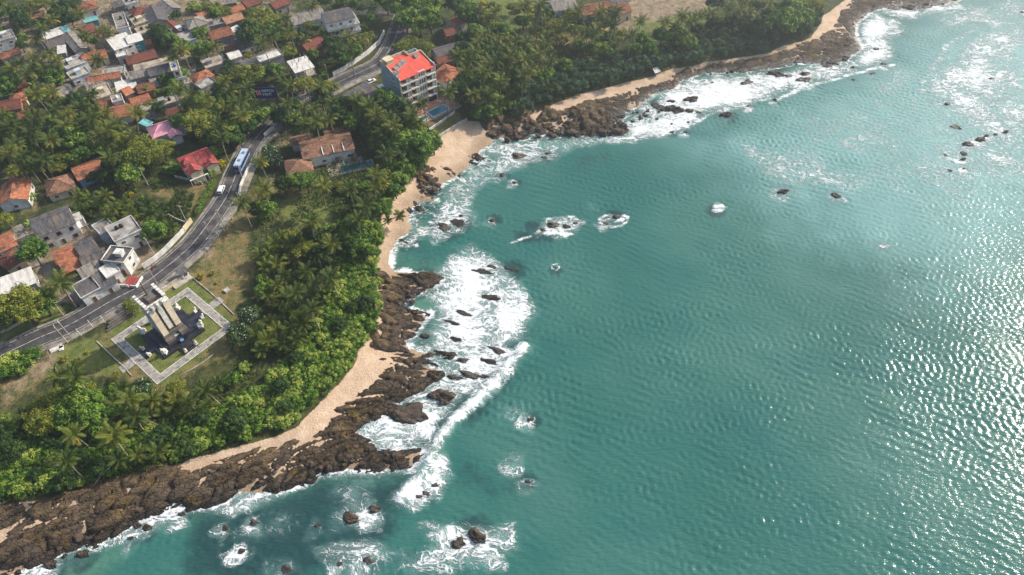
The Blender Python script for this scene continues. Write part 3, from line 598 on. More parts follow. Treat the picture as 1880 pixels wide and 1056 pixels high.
M_BANSTEM = surf("banana_stem", S(120,130,60), S(140,120,70), .7, 2)
TREES['N'] = [(banana_proto(1), 2.6, 4.0), (banana_proto(2), 2.6, 4.0)]

PLANTS = []        # (root, kind key, label adjective)
PLACED = []        # px, py, radius px of crowns already placed
ADJ = {'T': 'tall coconut palm', 'B': 'short bushy coconut palm', 'L': 'leaning coconut palm', 'R': 'rounded green tree', 'Y': 'spreading yellow-green tree', 'D': 'dense dark green tree', 'S': 'bright green coastal shrub',
       'P': 'grey-green screw pine', 'F': 'white-blossomed frangipani tree', 'G': 'yellow-flowered bush', 'N': 'broad-leaved banana plant'}
GRP = {'T': 'tall coconut palms', 'B': 'short coconut palms', 'L': 'leaning coconut palms', 'R': 'rounded green trees', 'Y': 'spreading yellow-green trees', 'D': 'dark green trees', 'S': 'coastal shrubs', 'P': 'screw pines above the beach', 'F': 'frangipani trees', 'G': 'yellow-flowered bushes', 'N': 'banana plants'}
USED = set()
def put(root, x, y, z, rz, sc, key):
    o = root if root.name not in USED else None
    if o is None: o = copy_tree(root)
    USED.add(root.name)
    o.location = (x, y, z); o.rotation_euler = (0, 0, rz); o.scale = (sc, sc, sc*random.uniform(.92, 1.1)); PLANTS.append((o, key[0], x, y)); return o
def ground_at(px, py): return LAND-.1
def palm(px, py, key=None, sc=None, rz=None, z0=None):
    key = key or random.choice(('T0', 'T1', 'T2', 'T3', 'T4')); root, h, ln = PALMS[key]
    sc = sc or random.uniform(.8, 1.05); z0 = LAND-.1 if z0 is None else z0; rz = random.uniform(0, 6.283) if rz is None else rz
    x, y = G(px, py, z0+h*sc); k = PX(x, y, z0+h*sc)[2]; PLACED.append((px, py, 3.2*sc*k))
    if key[0] != 'L':
        bx, by = np.array([x-math.cos(rz)*ln*sc]), np.array([y-math.sin(rz)*ln*sc])
        if sdist(bx, by, vegW)[0] < 1.0:
            PLACED.pop()
            if key[0] == 'T': palm(px, py, random.choice(('B0', 'B1')), .9)
            return
    put(root, x-math.cos(rz)*ln*sc, y-math.sin(rz)*ln*sc, z0, rz, sc, key)
def tree(px, py, dia, key, z0=None):
    if False: pass
    root, h, d0 = random.choice(TREES[key]); sc = dia/d0; z0 = LAND-.1 if z0 is None else z0
    x, y = G(px, py, z0+h*sc); k = PX(x, y, z0+h*sc)[2]; PLACED.append((px, py, .42*dia*k))
    put(root, x, y, z0, random.uniform(0, 6.283), sc, key)
PALM_T = [(108,517,'T4',1.15),(134,797),(205,797),(122,845),(289,829),(337,825),(248,766),(374,715),(236,731),(110,695),(134,690),
 (571,407),(607,448),(655,410),(605,503),(607,514),(571,569),(541,537),(477,298),(443,373),(484,350),(570,409),(593,341),(656,409),(670,377),(559,230),
 (411,145),(350,175),(454,164),(479,82),(443,191),(427,205),(525,189),(556,195),(575,200),(609,186),(656,186),(675,195),(643,93),(638,68),(497,61),(531,57),(561,227),(588,159),(534,159),
 (822,173),(774,193),(744,193),(676,200),(656,184),(713,218),(765,227),(840,100),(858,116),(881,98),(935,107),(888,132),(908,118),(988,100),(915,200),(867,193),(860,211),(910,23),(886,68),(988,20),(870,100),(950,120),(925,140),(960,140),(900,165),(930,165),(880,175),(950,175),(975,125),(910,85),(850,180),(895,190),(940,90),(965,75),(1000,80),(1010,110),
 (1024,61),(1075,54),(1103,19),(1123,48),(1132,25),(1177,38),(1221,41),(1158,60),(1253,32),(1282,26),(1304,26),(1330,29),(1355,22),(1375,22),(1365,6),(1001,38),(1036,41),(1091,64),(1240,50),(1268,40),(1060,25),(1340,12),
 (14,14),(145,23),(186,55),(157,70),(95,39),(77,52),(36,114),(61,105),(75,118),(107,114),(180,114),(166,175),(55,205),(98,173),(64,175),(105,205),(127,209),(173,200),(332,91),(7,216),(159,205),(193,205),(20,125),(90,98),(50,130),(330,165),(395,190),(250,205),(215,225),(200,240),
 (27,263),(43,293),(84,297),(57,243),(182,247),(20,235),(70,222),(120,230),(150,225),(95,260),(15,280),(700,240),(720,230),(690,215),(755,210),(600,215),(580,225),(700,335),(690,350),(640,345),(690,372),(690,322)]
PALM_B = [(503,448),(516,437),(535,475),(507,485),(487,489),(521,507),(507,525),(548,514),(516,553),(530,573),(553,594),(494,596),(507,607),(535,607),(539,598),(578,521),(560,500),(570,540),(490,540),(520,470),(545,450),(495,465),(530,540),(560,560),(490,625),(515,630),(545,625),(300,760),(320,750),(345,740),(270,745),(225,715),(380,745),(280,735),
 (148,361),(164,365),(182,375),(148,388),(165,385),(227,375),(250,379),(268,377),(209,384),(293,402),(314,420),(195,362),(240,395),(200,400),(275,395)]
for a in PALM_T: palm(*a[:2], *(a[2:]))
for a in PALM_B: palm(a[0], a[1], random.choice(('B0', 'B1', 'B2')), random.uniform(.75, 1.0))
palm(734, 394, 'L0', 1.0, R(12), 2.3); palm(217, 845, 'L1', .9, R(36), 2.2); palm(252, 836, 'L1', .8, R(200), 2.4); palm(262, 768, 'L1', .7, R(165), 2.9); palm(712, 405, 'L0', .7, R(60), 2.4)
TR = [(235,320,11,'R'),(262,284,15,'Y'),(292,278,12,'Y'),(225,262,11,'Y'),(135,253,12,'R'),(100,245,10,'D'),(55,265,8,'D'),(25,316,7,'Y'),(60,465,10,'R'),(285,424,9,'R'),(40,565,15,'Y'),(75,555,11,'R'),(12,565,10,'R'),(10,405,7,'Y'),(370,225,15,'Y'),(330,222,9,'R'),(420,245,10,'R'),(400,215,10,'D'),(395,245,9,'R'),
 (452,138,14,'Y'),(445,140,9,'R'),(505,130,9,'R'),(530,95,8,'Y'),(478,25,12,'Y'),(492,42,13,'Y'),(460,65,13,'D'),(500,60,9,'R'),(470,45,11,'Y'),(350,90,9,'R'),(375,88,9,'R'),(362,95,8,'Y'),(620,95,11,'D'),(660,80,9,'Y'),(650,95,8,'R'),(610,80,9,'D'),(632,108,8,'R'),(672,68,8,'Y'),
 (745,35,13,'R'),(770,40,12,'R'),(790,35,12,'R'),(725,15,12,'R'),(710,5,10,'D'),(755,10,12,'R'),(790,10,11,'R'),(765,82,9,'Y'),(738,90,9,'Y'),(752,78,8,'Y'),(782,88,8,'Y'),(710,190,12,'R'),(735,212,13,'D'),(720,250,12,'R'),(748,262,13,'R'),(775,272,12,'R'),(690,232,11,'D'),(625,212,11,'D'),(590,182,10,'D'),(560,155,10,'Y'),(605,165,9,'Y'),(640,200,10,'D'),(795,262,9,'R'),(730,285,10,'D'),(760,240,11,'R'),(785,250,9,'R'),(765,290,8,'R'),
 (860,150,11,'R'),(850,175,10,'D'),(880,150,9,'D'),(895,42,12,'Y'),(918,55,11,'R'),(875,62,10,'R'),(860,25,12,'R'),(835,12,10,'D'),(900,95,9,'R'),(875,38,10,'D'),(850,90,9,'D'),(930,75,8,'Y'),(472,385,7,'D'),(488,385,7,'R'),(545,330,9,'R'),(562,336,8,'R'),(520,340,7,'D'),(498,285,9,'F'),(508,296,7,'F'),(330,140,8,'R'),(310,148,7,'R'),(320,158,7,'R'),(312,170,6,'R'),(20,150,10,'R'),(12,165,9,'R'),(100,140,10,'R'),(85,148,7,'R'),(60,140,6,'R'),(300,65,9,'D'),(285,60,8,'D'),(315,75,8,'R'),(330,85,8,'R'),(390,15,9,'Y'),(412,22,8,'Y'),(397,28,7,'R'),(60,14,11,'Y'),(80,8,11,'Y'),(108,28,9,'D'),(128,34,8,'D'),(45,45,8,'D'),(35,30,9,'D'),(120,12,9,'D'),(135,5,8,'D'),
 (75,765,10,'Y'),(100,738,9,'Y'),(130,730,9,'R'),(160,745,11,'R'),(175,768,10,'R'),(95,775,9,'Y'),(125,760,9,'R'),(20,668,8,'S'),(50,662,7,'S'),(10,680,7,'S'),(40,672,7,'S'),(458,580,8,'F'),(436,612,8,'F'),(262,712,8,'F'),(322,712,6,'Y'),(655,432,11,'R'),(640,420,9,'R'),(682,425,9,'R'),(668,448,9,'R'),(650,455,9,'D'),(690,440,8,'R'),(735,332,8,'R'),(725,348,7,'R'),(712,360,6,'S'),(1440,40,16,'R'),(1470,28,14,'R'),(1400,52,12,'D'),(1500,12,10,'Y'),(1485,8,12,'Y'),(1415,30,11,'R'),(1450,15,12,'R'),
 (560,460,9,'Y'),(535,440,8,'Y'),(575,435,8,'D'),(590,470,9,'D'),(555,580,8,'Y'),(485,535,6,'R'),(365,185,8,'R'),(380,205,8,'Y'),(430,225,9,'Y'),(455,215,9,'D'),(515,212,8,'D'),(480,215,9,'R'),(460,230,8,'R'),(440,255,6,'D'),(515,215,8,'D'),
 (205,175,6,'Y'),(267,165,5,'R'),(278,192,7,'Y'),(292,200,6,'D'),(405,158,6,'R'),(420,118,5,'D'),(340,305,5,'G'),(405,304,5,'G'),(388,318,5,'S'),(395,278,6,'S'),(412,275,5,'S'),(190,325,6,'D'),(170,325,5,'D'),(315,310,6,'S'),(1005,70,9,'Y'),(1030,75,7,'G'),(985,60,8,'Y'),(1060,85,7,'R'),(1090,95,9,'R'),(1110,100,8,'R'),(960,40,7,'R'),(945,95,9,'R'),(1000,135,9,'R'),(1040,120,8,'R'),(1180,75,8,'R'),(1215,65,9,'R'),(1245,65,9,'R'),(1280,55,8,'D'),(1310,48,9,'D'),(1340,45,9,'D'),(1370,50,9,'D'),(1235,75,9,'R'),(1260,80,9,'R'),(1195,90,8,'R'),(1165,90,8,'R'),(955,40,6,'D'),(1135,72,5,'Y')]
for a in TR: tree(*a)
for px_, py_ in ((375,258),(60,155),(348,110),(395,45),(412,8),(315,30),(60,360),(205,190),(55,410),(70,420),(880,195),(365,250)): tree(px_, py_, random.uniform(3, 4.2), 'N')
for px_, py_, d in ((212,690,3),(160,647,1.4),(390,502,2.),(368,508,2.6),(398,520,1.2),(117,660,2.4),(140,665,3.)): tree(px_, py_, d, 'G' if d < 2.9 else 'Y')
CLEAR = [[(880,22),(960,28),(1000,55),(1095,70),(1090,105),(1010,112),(960,70),(900,50)], [(1130,8),(1290,-10),(1290,25),(1200,50),(1130,45)], [(425,395),(462,400),(468,440),(462,500),(472,560),(440,600),(350,500)], [(482,335),(600,345),(640,372),(635,400),(560,425),(490,420)], [(272,222),(342,205),(345,252),(275,255)], [(262,330),(370,330),(350,400),(300,385)], [(100,640),(190,620),(230,690),(150,680)], [(0,700),(90,660),(60,745),(0,760)]]           # photo-px polygons crowns may not hide
def clear_of(px, py, r):
    for P in CLEAR:
        if inside(np.array(px), np.array(py), P) or segdist(np.array([px]), np.array([py]), P)[0] < r: return False
    return True
def fill(poly, keys, n, dia, gap=.62, z0=None, maxtry=40):
    A = np.array(poly); cnt = 0
    for _ in range(n*maxtry):
        if cnt >= n: break
        px = random.uniform(A[:, 0].min(), A[:, 0].max()); py = random.uniform(A[:, 1].min(), A[:, 1].max())
        if not inside(np.array(px), np.array(py), poly): continue
        key = random.choice(keys); d = random.uniform(*dia)
        x, y = G(px, py); k = PX(x, y, LAND+4)[2]; r = .42*d*k
        if any((px-a)**2+(py-b)**2 < (gap*(r+c))**2 for a, b, c in PLACED) or not clear_of(px, py, r*.75): continue
        if key in PALMS: palm(px, py, key, random.uniform(.75, 1.0))
        else: tree(px, py, d, key, z0)
        cnt += 1
# ------------------------------------------------------------------ built things: materials
def grime(m, amt=.5):
    nt = m.node_tree; t = NT.__new__(NT); t.m = m; t.t = nt; t.n = nt.nodes; t.b = t.n["Principled BSDF"]; bc = t.b.inputs["Base Color"]; src = bc.links[0].from_socket
    p = t.pos(); d = t.rng(t.noise(p, .55, 5, .7), .5, .7); e = t.rng(t.noise(p, 2.6, 3, .6), .55, .75); k = t.math('ADD', t.math('MULTIPLY', d, amt), t.math('MULTIPLY', e, amt*.6))
    nt.links.new(t.mix(k, src, S(66,60,52)), bc); return m
def roofm(*a, **k): return grime(roofm0(*a, **k), .18 if 'white' in a[0] or 'pink' in a[0] or 'coral' in a[0] else .5)
def roofm0(name, a, b, c3=None, stripes=True, sc=.8, bump=.05): return surf(name, a, b, .85, sc, 5, c3, .35, stretch=(2.6, .5, .5) if stripes else (1, 1, 1), bump=bump, spec=.2)
RM = dict(orange=roofm("roof_tile_orange", S(140,86,62), S(178,116,86), S(100,70,56), False, 1.6, .12), brown=roofm("roof_tile_brown", S(112,70,52), S(150,98,74), S(80,58,48), False, 1.5, .12), red=roofm("roof_tile_red", S(98,58,48), S(132,80,64), S(76,54,48), False, 1.4, .12),
 grey=roofm("roof_sheet_grey", S(118,112,106), S(154,146,136), S(92,86,82)), dark=roofm("roof_sheet_dark", S(70,70,74), S(100,98,98), S(120,104,92)), white=roofm("roof_sheet_white", S(196,192,184), S(216,212,204), S(176,172,164)), tan=roofm("roof_concrete_tan", S(150,138,120), S(186,174,156), S(116,106,94), False, .7, .02),
 concrete=roofm("roof_concrete_grey", S(140,136,130), S(180,174,166), S(104,100,96), False, .7, .02), pink=roofm("roof_sheet_pink", S(212,144,160), S(226,168,182), S(190,136,146)), redsheet=roofm("roof_sheet_red", S(142,54,56), S(170,84,80), S(120,70,72)), coral=roofm("roof_sheet_coral", S(202,80,66), S(216,98,82), S(190,84,70)), mix=roofm("roof_tile_patched", S(150,108,84), S(176,136,108), S(190,104,68), False, .8, .1), cyan=roofm("roof_sheet_cyan", S(96,160,166), S(130,184,186)), villa=roofm("roof_tile_villa", S(116,84,66), S(150,114,92), S(86,64,54), False, 1.6, .12))
def wallm(name, a, b=None): return grime(surf(name, a, b or tuple(x*.8 for x in a), .85, .5, 4, tuple(x*.62 for x in a), .25, spec=.2), .25)
WM = dict(white=wallm("wall_white", S(218,216,210)), cream=wallm("wall_cream", S(214,198,164)), grey=wallm("wall_grey", S(150,148,146)), blue=wallm("wall_blue", S(110,150,180)), teal=wallm("wall_teal", S(60,146,156)), magenta=wallm("wall_magenta", S(190,90,150)), brick=wallm("wall_brick", S(168,112,84)), yellow=wallm("wall_ochre", S(206,160,84)), pale=wallm("wall_pale_blue", S(196,208,216)))
M_GLASS = surf("window_glass", S(24,30,36), S(50,58,64), .15, .8, 2, spec=.5)
M_WHITE = surf("white_paint", S(222,220,214), S(206,202,196), .6, .6, 3)
M_DARKMET = surf("dark_metal", S(40,40,42), S(60,58,56), .5, 1, 2)
M_WOOD = surf("door_wood", S(90,58,38), S(116,80,54), .7, 1.5, 3)
M_CONC = surf("concrete", S(158,152,142), S(190,184,172), .9, .6, 5, S(122,116,106), .4, bump=.02)
M_TANKB = surf("tank_black", S(22,22,24), S(38,38,40), .4, 1, 2); M_TANKBL = surf("tank_blue", S(40,90,170), S(60,120,190), .4, 1, 2)
def win_mesh(w, h, fm, bars=1):
    b = MB(); b.box(-w/2, -.05, 0, w/2, .05, h, 0); b.box(-w/2+.1, -.075, .1, w/2-.1, -.051, h-.1, 1)
    for k in range(bars): x = -w/2+w*(k+1)/(bars+1); b.box(x-.03, -.1, .08, x+.03, -.05, h-.08, 0)
    b.box(-w/2-.12, -.2, -.1, w/2+.12, .05, 0, 0); return b.mesh("window", [fm, M_GLASS])
WIN = {m: win_mesh(1.3, 1.25, f) for m, f in (('w', M_WHITE), ('d', M_WOOD))}
DOOR = MB().box(-.5, -.06, 0, .5, .05, 2.1, 0).box(-.62, -.04, 0, -.5, .06, 2.2, 1).box(.5, -.04, 0, .62, .06, 2.2, 1).box(-.62, -.04, 2.1, .62, .06, 2.2, 1).mesh("door", [M_WOOD, M_WHITE])
def inst(name, me, parent, loc, rz=0.):
    o = bpy.data.objects.new(name, me); COL.objects.link(o); o.parent = parent; o.location = loc; o.rotation_euler = (0, 0, rz); return o
def gable(b, L, W, h, pitch, ov, m=0, th=.14, lift=0):
    x0, x1 = -L/2-ov*.7, L/2+ov*.7; y = W/2+ov; zr = h+pitch*W/2; ze = h-pitch*ov
    for s in (-1, 1):
        P = [(x0, s*y, ze), (x1, s*y, ze), (x1, 0, zr), (x0, 0, zr)]
        if s > 0: P = [P[1], P[0], P[3], P[2]]
        b.hexa(P+[(p[0], p[1], p[2]+th) for p in P], m)
def hiproof(b, L, W, h, pitch, ov, m=0, th=.14):
    x = L/2+ov; y = W/2+ov; zr = h+pitch*W/2; ze = h-pitch*ov; r = max(.05, L/2-W/2)
    A, B, C, D = (-x, -y, ze), (x, -y, ze), (x, y, ze), (-x, y, ze); E, F = (-r, 0, zr), (r, 0, zr)
    for q in ((A, B, F, E), (C, D, E, F)): b.poly(q, m)
    for q in ((B, C, F), (D, A, E)): b.poly(q, m)
    b.hexa([(-x, -y, ze-th), (x, -y, ze-th), (x, y, ze-th), (-x, y, ze-th), (-x, -y, ze-.003), (x, -y, ze-.003), (x, y, ze-.003), (-x, y, ze-.003)], m)
LANDMARKS = []
HR = random.Random(4)
def house(p0, p1, w, h, kind, roof, wall, label, short=None, name=None, cat="house", pitch=.42, ov=.45, wins=True, z0=LAND-.12, clear=True):
    zE = LAND+h; a = G(*p0, zE); b = G(*p1, zE); L = math.hypot(b[0]-a[0], b[1]-a[1]); an = math.atan2(b[1]-a[1], b[0]-a[0])
    cx, cy = (a[0]+b[0])/2, (a[1]+b[1])/2
    o = thing(name or "house", label, cat, (cx, cy, z0), an); hh = h-(z0-LAND); fl = kind in ('flat', 'frame')
    if kind in ('gable', 'hip'): L = max(L-.5, 3)
    wb = MB()
    if kind == 'gable':
        for s in (-1, 1):
            x = s*L/2; e = .18
            wb.prism([(x-e*(s > 0), -W_), (x+e*(s < 0), -W_), (x+e*(s < 0), W_), (x-e*(s > 0), W_)], 0, hh) if False else None
        P = [(-W, hh) for W in ()]
        n = len(wb.v); y = w/2; zr = hh+pitch*w/2-.05
        pr = [(-y, 0), (y, 0), (y, hh), (0, zr), (-y, hh)]
        wb.v += [(-L/2, q, z) for q, z in pr]+[(L/2, q, z) for q, z in pr]
        wb.f += [(n+4, n+3, n+2, n+1, n)[::1], (n+5, n+6, n+7, n+8, n+9)]; wb.m += [0, 0]
        for i in range(5): wb.f.append((n+i, n+(i+1) % 5, n+5+(i+1) % 5, n+5+i)); wb.m.append(0)
    elif kind == 'mono': wb.hexa([(-L/2, -w/2, 0), (L/2, -w/2, 0), (L/2, w/2, 0), (-L/2, w/2, 0), (-L/2, -w/2, hh-.4), (L/2, -w/2, hh-.4), (L/2, w/2, hh+.4), (-L/2, w/2, hh+.4)])
    elif kind != 'frame': wb.box(-L/2, -w/2, 0, L/2, w/2, hh)
    if wb.v: wb.build("wall", WM[wall], o)
    rb = MB()
    if kind == 'gable':
        gable(rb, L, w, hh, pitch, ov); r = rb.build("roof", RM[roof], o); zr = hh+pitch*w/2+.13
        MB().tube([(-L/2-ov*.7, 0, zr), (L/2+ov*.7, 0, zr)], [.13, .13], 6).build("ridge_cap", RM[roof], r)
    elif kind == 'hip':
        hiproof(rb, L, w, hh, pitch, ov); r = rb.build("roof", RM[roof], o); x = L/2+ov; y = w/2+ov; zr = hh+pitch*w/2; q = max(.05, L/2-w/2); ze = hh-pitch*ov; c = MB()
        c.tube([(-q, 0, zr), (q, 0, zr)], [.13, .13], 5)
        for sx in (-1, 1):
            for sy in (-1, 1): c.tube([(sx*q, 0, zr), (sx*x, sy*y, ze)], [.12, .12], 5)
        c.build("ridge_cap", RM[roof], r)
    elif kind == 'mono':
        rb.hexa([(-L/2-ov, -w/2-ov, hh-.45), (L/2+ov, -w/2-ov, hh-.45), (L/2+ov, w/2+ov, hh+.45), (-L/2-ov, w/2+ov, hh+.45), (-L/2-ov, -w/2-ov, hh-.33), (L/2+ov, -w/2-ov, hh-.33), (L/2+ov, w/2+ov, hh+.57), (-L/2-ov, w/2+ov, hh+.57)]); rb.build("roof", RM[roof], o)
    elif kind == 'flat':
        rb.box(-L/2-.2, -w/2-.2, hh, L/2+.2, w/2+.2, hh+.16); rb.build("roof", RM[roof], o)
        pb = MB(); t = .16
        for q in ((-L/2-.2, -w/2-.2, L/2+.2, -w/2-.2+t), (-L/2-.2, w/2+.2-t, L/2+.2, w/2+.2), (-L/2-.2, -w/2-.2+t, -L/2-.2+t, w/2+.2-t), (L/2+.2-t, -w/2-.2+t, L/2+.2, w/2+.2-t)): pb.box(q[0], q[1], hh+.162, q[2], q[3], hh+.55)
        pb.build("parapet", WM[wall], o)
        if L > 6 and HR.random() < .6:
            s = MB(); sx = HR.uniform(-L/2+1.5, L/2-1.5); s.box(sx-1.1, -1, hh+.165, sx+1.1, 1, hh+1.7); s.box(sx-1.25, -1.15, hh+1.7, sx+1.25, 1.15, hh+1.82); s.build("stair_head", WM[wall], o)
    if wins and kind != 'frame':
        wm = WIN[HR.choice('wwd')]; st = max(1, int(round(h/3.1))); n = max(1, min(4, int(L/3.4)))
        for f in range(st):
            zb = 1.0+f*3.0
            if zb+1.5 > hh: continue
            for s, rz in ((-1, 0), (1, math.pi)):
                for k in range(n):
                    x = (k+.5)/n*L-L/2
                    if f == 0 and k == n//2 and s == -1: inst("door", DOOR, o, (x, s*(w/2+.03), .1), rz)
                    else: inst("window", wm, o, (x, s*(w/2+.03), zb), rz)
            if w > 3.5:
                for s, rz in ((-1, -math.pi/2), (1, math.pi/2)): inst("window", wm, o, (s*(L/2+.03), 0, zb), rz)
    if clear:
        q = []
        ca, sa = math.cos(an), math.sin(an)
        for x, y in ((-L/2, -w/2), (L/2, -w/2), (L/2, w/2), (-L/2, w/2)): q.append(PX(cx+x*ca-y*sa, cy+x*sa+y*ca, LAND+h)[:2])
        CLEAR.append(q)
    if short: LANDMARKS.append((short, cx, cy))
    return o, L, w, hh
def rfl(o, dx, dy, dz): return o.matrix_basis @ Vector((dx, dy, dz))
def tank(hs, x, y, label, m=None):
    o, L, w, hh = hs; p = Matrix.Translation(o.location) @ Matrix.Rotation(o.rotation_euler[2], 4, 'Z') @ Vector((x, y, hh+.165))
    t = thing("water_tank", label, "water tank", p); m = m or M_TANKB
    MB().tube([(0, 0, 0), (0, 0, .3), (0, 0, .95), (0, 0, 1.15)], [.55, .58, .58, .3], 12).build("tank_body", m, t, True); MB().tube([(0, 0, 1.15), (0, 0, 1.27)], [.24, .22], 10).build("lid", m, t); return t
H = []
def A(*a, **k): H.append(house(*a, **k)); return H[-1]
# p0, p1 : ends of the roof's centre line in the photo; width, eave height
A((17,37),(82,24),5.5,3.2,'gable','mix','brick',"long low patched tile shed at the top left among trees","long patched shed",name="shed",cat="shed")
A((-16,74),(24,62),7,6,'flat','grey','white',"white two storey flat roofed house at the left edge","white house at left edge")
A((81,67),(116,55),4.2,4,'mono','white','grey',"narrow white sheet roof with a cyan sheet at its right end",name="shed",cat="shed")
A((116,55),(124,52),3.4,4.2,'mono','cyan','blue',"small cyan sheet lean-to beside the narrow white roof",name="shed",cat="shed",wins=False)
A((84,84),(116,72),7,3.2,'gable','dark','grey',"dark brown sheet roofed house below the narrow white roof")
A((107,92),(119,90),4.2,3.8,'mono','white','grey',"square white sheet roofed shed between dark roofs",name="shed",cat="shed")
A((124,62),(149,92),4.6,3.6,'gable','grey','grey',"long grey gabled house left of the tall palm","long grey gabled house")
A((151,108),(196,97),7.5,3.2,'gable','orange','cream',"bright orange tiled house left of the white sheet roofed house","bright orange tiled house")
A((117,121),(154,107),7.5,3.6,'flat','concrete','white',"stained grey concrete roof house above the bright green tree")
A((128,141),(160,129),5.5,3.4,'flat','tan','pale',"pale blue walled flat roof house facing the palms")
A((135,18),(176,6),8,3.4,'hip','brown','white',"red brown hipped house with white veranda columns at the top","red brown hipped house")
A((155,39),(178,33),1.2,3.0,'mono','cyan','teal',"teal walled lean-to in front of the red brown hipped house",name="shed",cat="shed",wins=False)
A((150,58),(172,48),7,3.2,'gable','red','brick',"dark red tiled house behind the big drooping palm")
A((205,11),(228,4),6,3.6,'gable','dark','white',"small grey gabled house with white end wall at the top edge")
A((229,6),(250,0),5,6,'flat','concrete','white',"white two storey house cut by the top edge, left of the ochre house")
A((240,24),(272,14),7,4,'hip','red','yellow',"red roofed house with ochre walls near the top edge","red roofed ochre house")
A((208,19),(226,13),3,2.4,'flat','tan','yellow',"low ochre walled annex left of the grey yard roof",name="annex",cat="annex",wins=False)
A((226,28),(246,18),6,3.4,'flat','dark','grey',"dark grey flat roof between the ochre house and white house")
A((217,26),(226,52),4.4,7.6,'flat','grey','white',"tall narrow white three storey house with a shaded side","tall narrow white house")
A((244,42),(278,31),6,4.2,'flat','concrete','cream',"rough whitish concrete roof house right of the tall narrow house")
A((254,60),(290,47),6.5,4,'flat','tan','cream',"tan concrete roof house above the dark green trees")
A((203,82),(238,70),9.5,5.6,'mono','white','white',"large white sheet roofed house with a lower white annex","large white sheet roofed house",ov=.3)
A((214,102),(233,97),4.4,3.2,'flat','white','white',"low white annex in front of the large white roof",name="annex",cat="annex")
A((233,74),(259,67),5,6,'mono','white','teal',"white roofed block with teal lower walls","teal walled block",ov=.3)
A((232,112),(286,97),6.5,3.2,'gable','red','brick',"long dark red tiled house below the white roofed block","long dark red tiled house")
A((255,80),(278,75),4,3.2,'gable','orange','brick',"small orange tiled house beside the teal walled block")
A((280,16),(292,42),8,4.4,'gable','dark','grey',"big blue grey gabled house at the top","big blue grey gabled house")
A((300,6),(318,20),7,4,'gable','grey','grey',"pale grey gabled house right of the big blue grey gable")
A((299,50),(330,80),5.6,3.8,'gable','dark','grey',"long dark sheet roofed house running down to the palms")
A((308,42),(330,62),5,4,'gable','red','brick',"dark red tiled house beside the long dark sheet roof")
A((326,52),(348,76),7,4.2,'flat','concrete','pale',"pale concrete roofed house at the bend of the lane")
A((248,127),(308,113),4.2,5,'mono','tan','cream',"long tan roofed row above the grey roofs")
A((238,139),(272,131),5.6,4.6,'gable','grey','grey',"grey gabled house in the middle of the grey cluster")
A((272,133),(312,123),6.5,5,'gable','dark','grey',"wide dark grey roof beside the white balcony tower","wide dark grey roof")
bt = A((315,124),(328,121),6.5,8.6,'flat','tan','white',"white three storey house with stacked balconies","white balcony tower")
A((278,152),(304,144),6,3.8,'mono','grey','brick',"light grey corrugated roof with brick wall left of green trees")
A((162,146),(222,136),4.6,3.4,'gable','orange','white',"long narrow orange tiled house with white wall","long narrow orange house")
A((190,133),(228,128),5.5,3.4,'flat','concrete','grey',"weathered grey flat roof behind the long orange house")
A((158,158),(190,148),5.6,3.2,'mono','grey','pale',"ribbed grey sheet roof with a pale blue edge")
A((166,176),(203,164),8.5,4.2,'flat','tan','cream',"tan flat concrete roof house behind a palm","tan flat roofed house")
A((206,184),(224,179),4.4,4.2,'flat','concrete','white',"small white flat roof with a dome tank on it")
A((214,160),(248,152),5,3.2,'mono','white','pale',"pale sheet roof in the middle of the village")
A((226,170),(240,164),5,3.2,'gable','mix','brick',"patched orange tile roof among grey sheets")
A((252,164),(284,156),6,3.2,'gable','brown','brick',"brown tiled roof below the light grey corrugated roof")
A((241,190),(276,179),6.5,3.2,'gable','orange','white',"rusty orange tiled house with a straight ridge")
A((203,208),(254,197),7.5,3.2,'gable','orange','white',"broad orange tiled house at the village's lower edge","broad orange tiled house")
A((183,196),(206,188),5,3,'mono','brown','brick',"plain brown lean-to left of the broad orange house",name="shed",cat="shed")
A((260,201),(324,181),4.6,4,'flat','tan','grey',"long tan flat roof behind the pink house","long tan flat roof")
A((104,172),(131,160),7,4,'gable','grey','magenta',"grey roofed house with a magenta front wall","magenta walled house")
A((17,182),(46,174),6.5,3.4,'hip','orange','cream',"bright orange hipped house at the left edge","orange hipped house")
A((-8,197),(41,188),7,3,'gable','red','brick',"long dark red roof at the left edge below the orange hipped house")
A((24,158),(48,150),6,3,'gable','red','brick',"dark red tiled roof half hidden by trees at left")
A((30,215),(66,204),5,3,'gable','brown','brick',"brown roof between palms near the left edge")
A((0,104),(36,92),5,3,'gable','brown','grey',"brown roof under the white house at the left edge")
# pink house
pk = A((274,243),(335,222),7.5,3.6,'hip','pink','white',"white house with a wide pink hipped roof","pink roofed house",pitch=.5)
pw = MB(); gable(pw, 7.5, 4.2, 3.55, .5, .4); o_ = pw.build("porch_roof", RM['pink'], pk[0]); o_.rotation_euler = (0, 0, math.pi/2); o_.location = (1.5, -4.2, 0)
b = MB(); b.box(-.2, -7.6, 0, 3.2, -3.76, 3.4); b.build("porch_wall", WM['white'], pk[0])
A((308,210),(328,205),4.5,3,'mono','red','brick',"small dark red roof behind the pink house",name="shed",cat="shed")
A((264,229),(272,222),3,3,'mono','cyan','pale',"small cyan sheet roof left of the pink house",name="shed",cat="shed",wins=False)
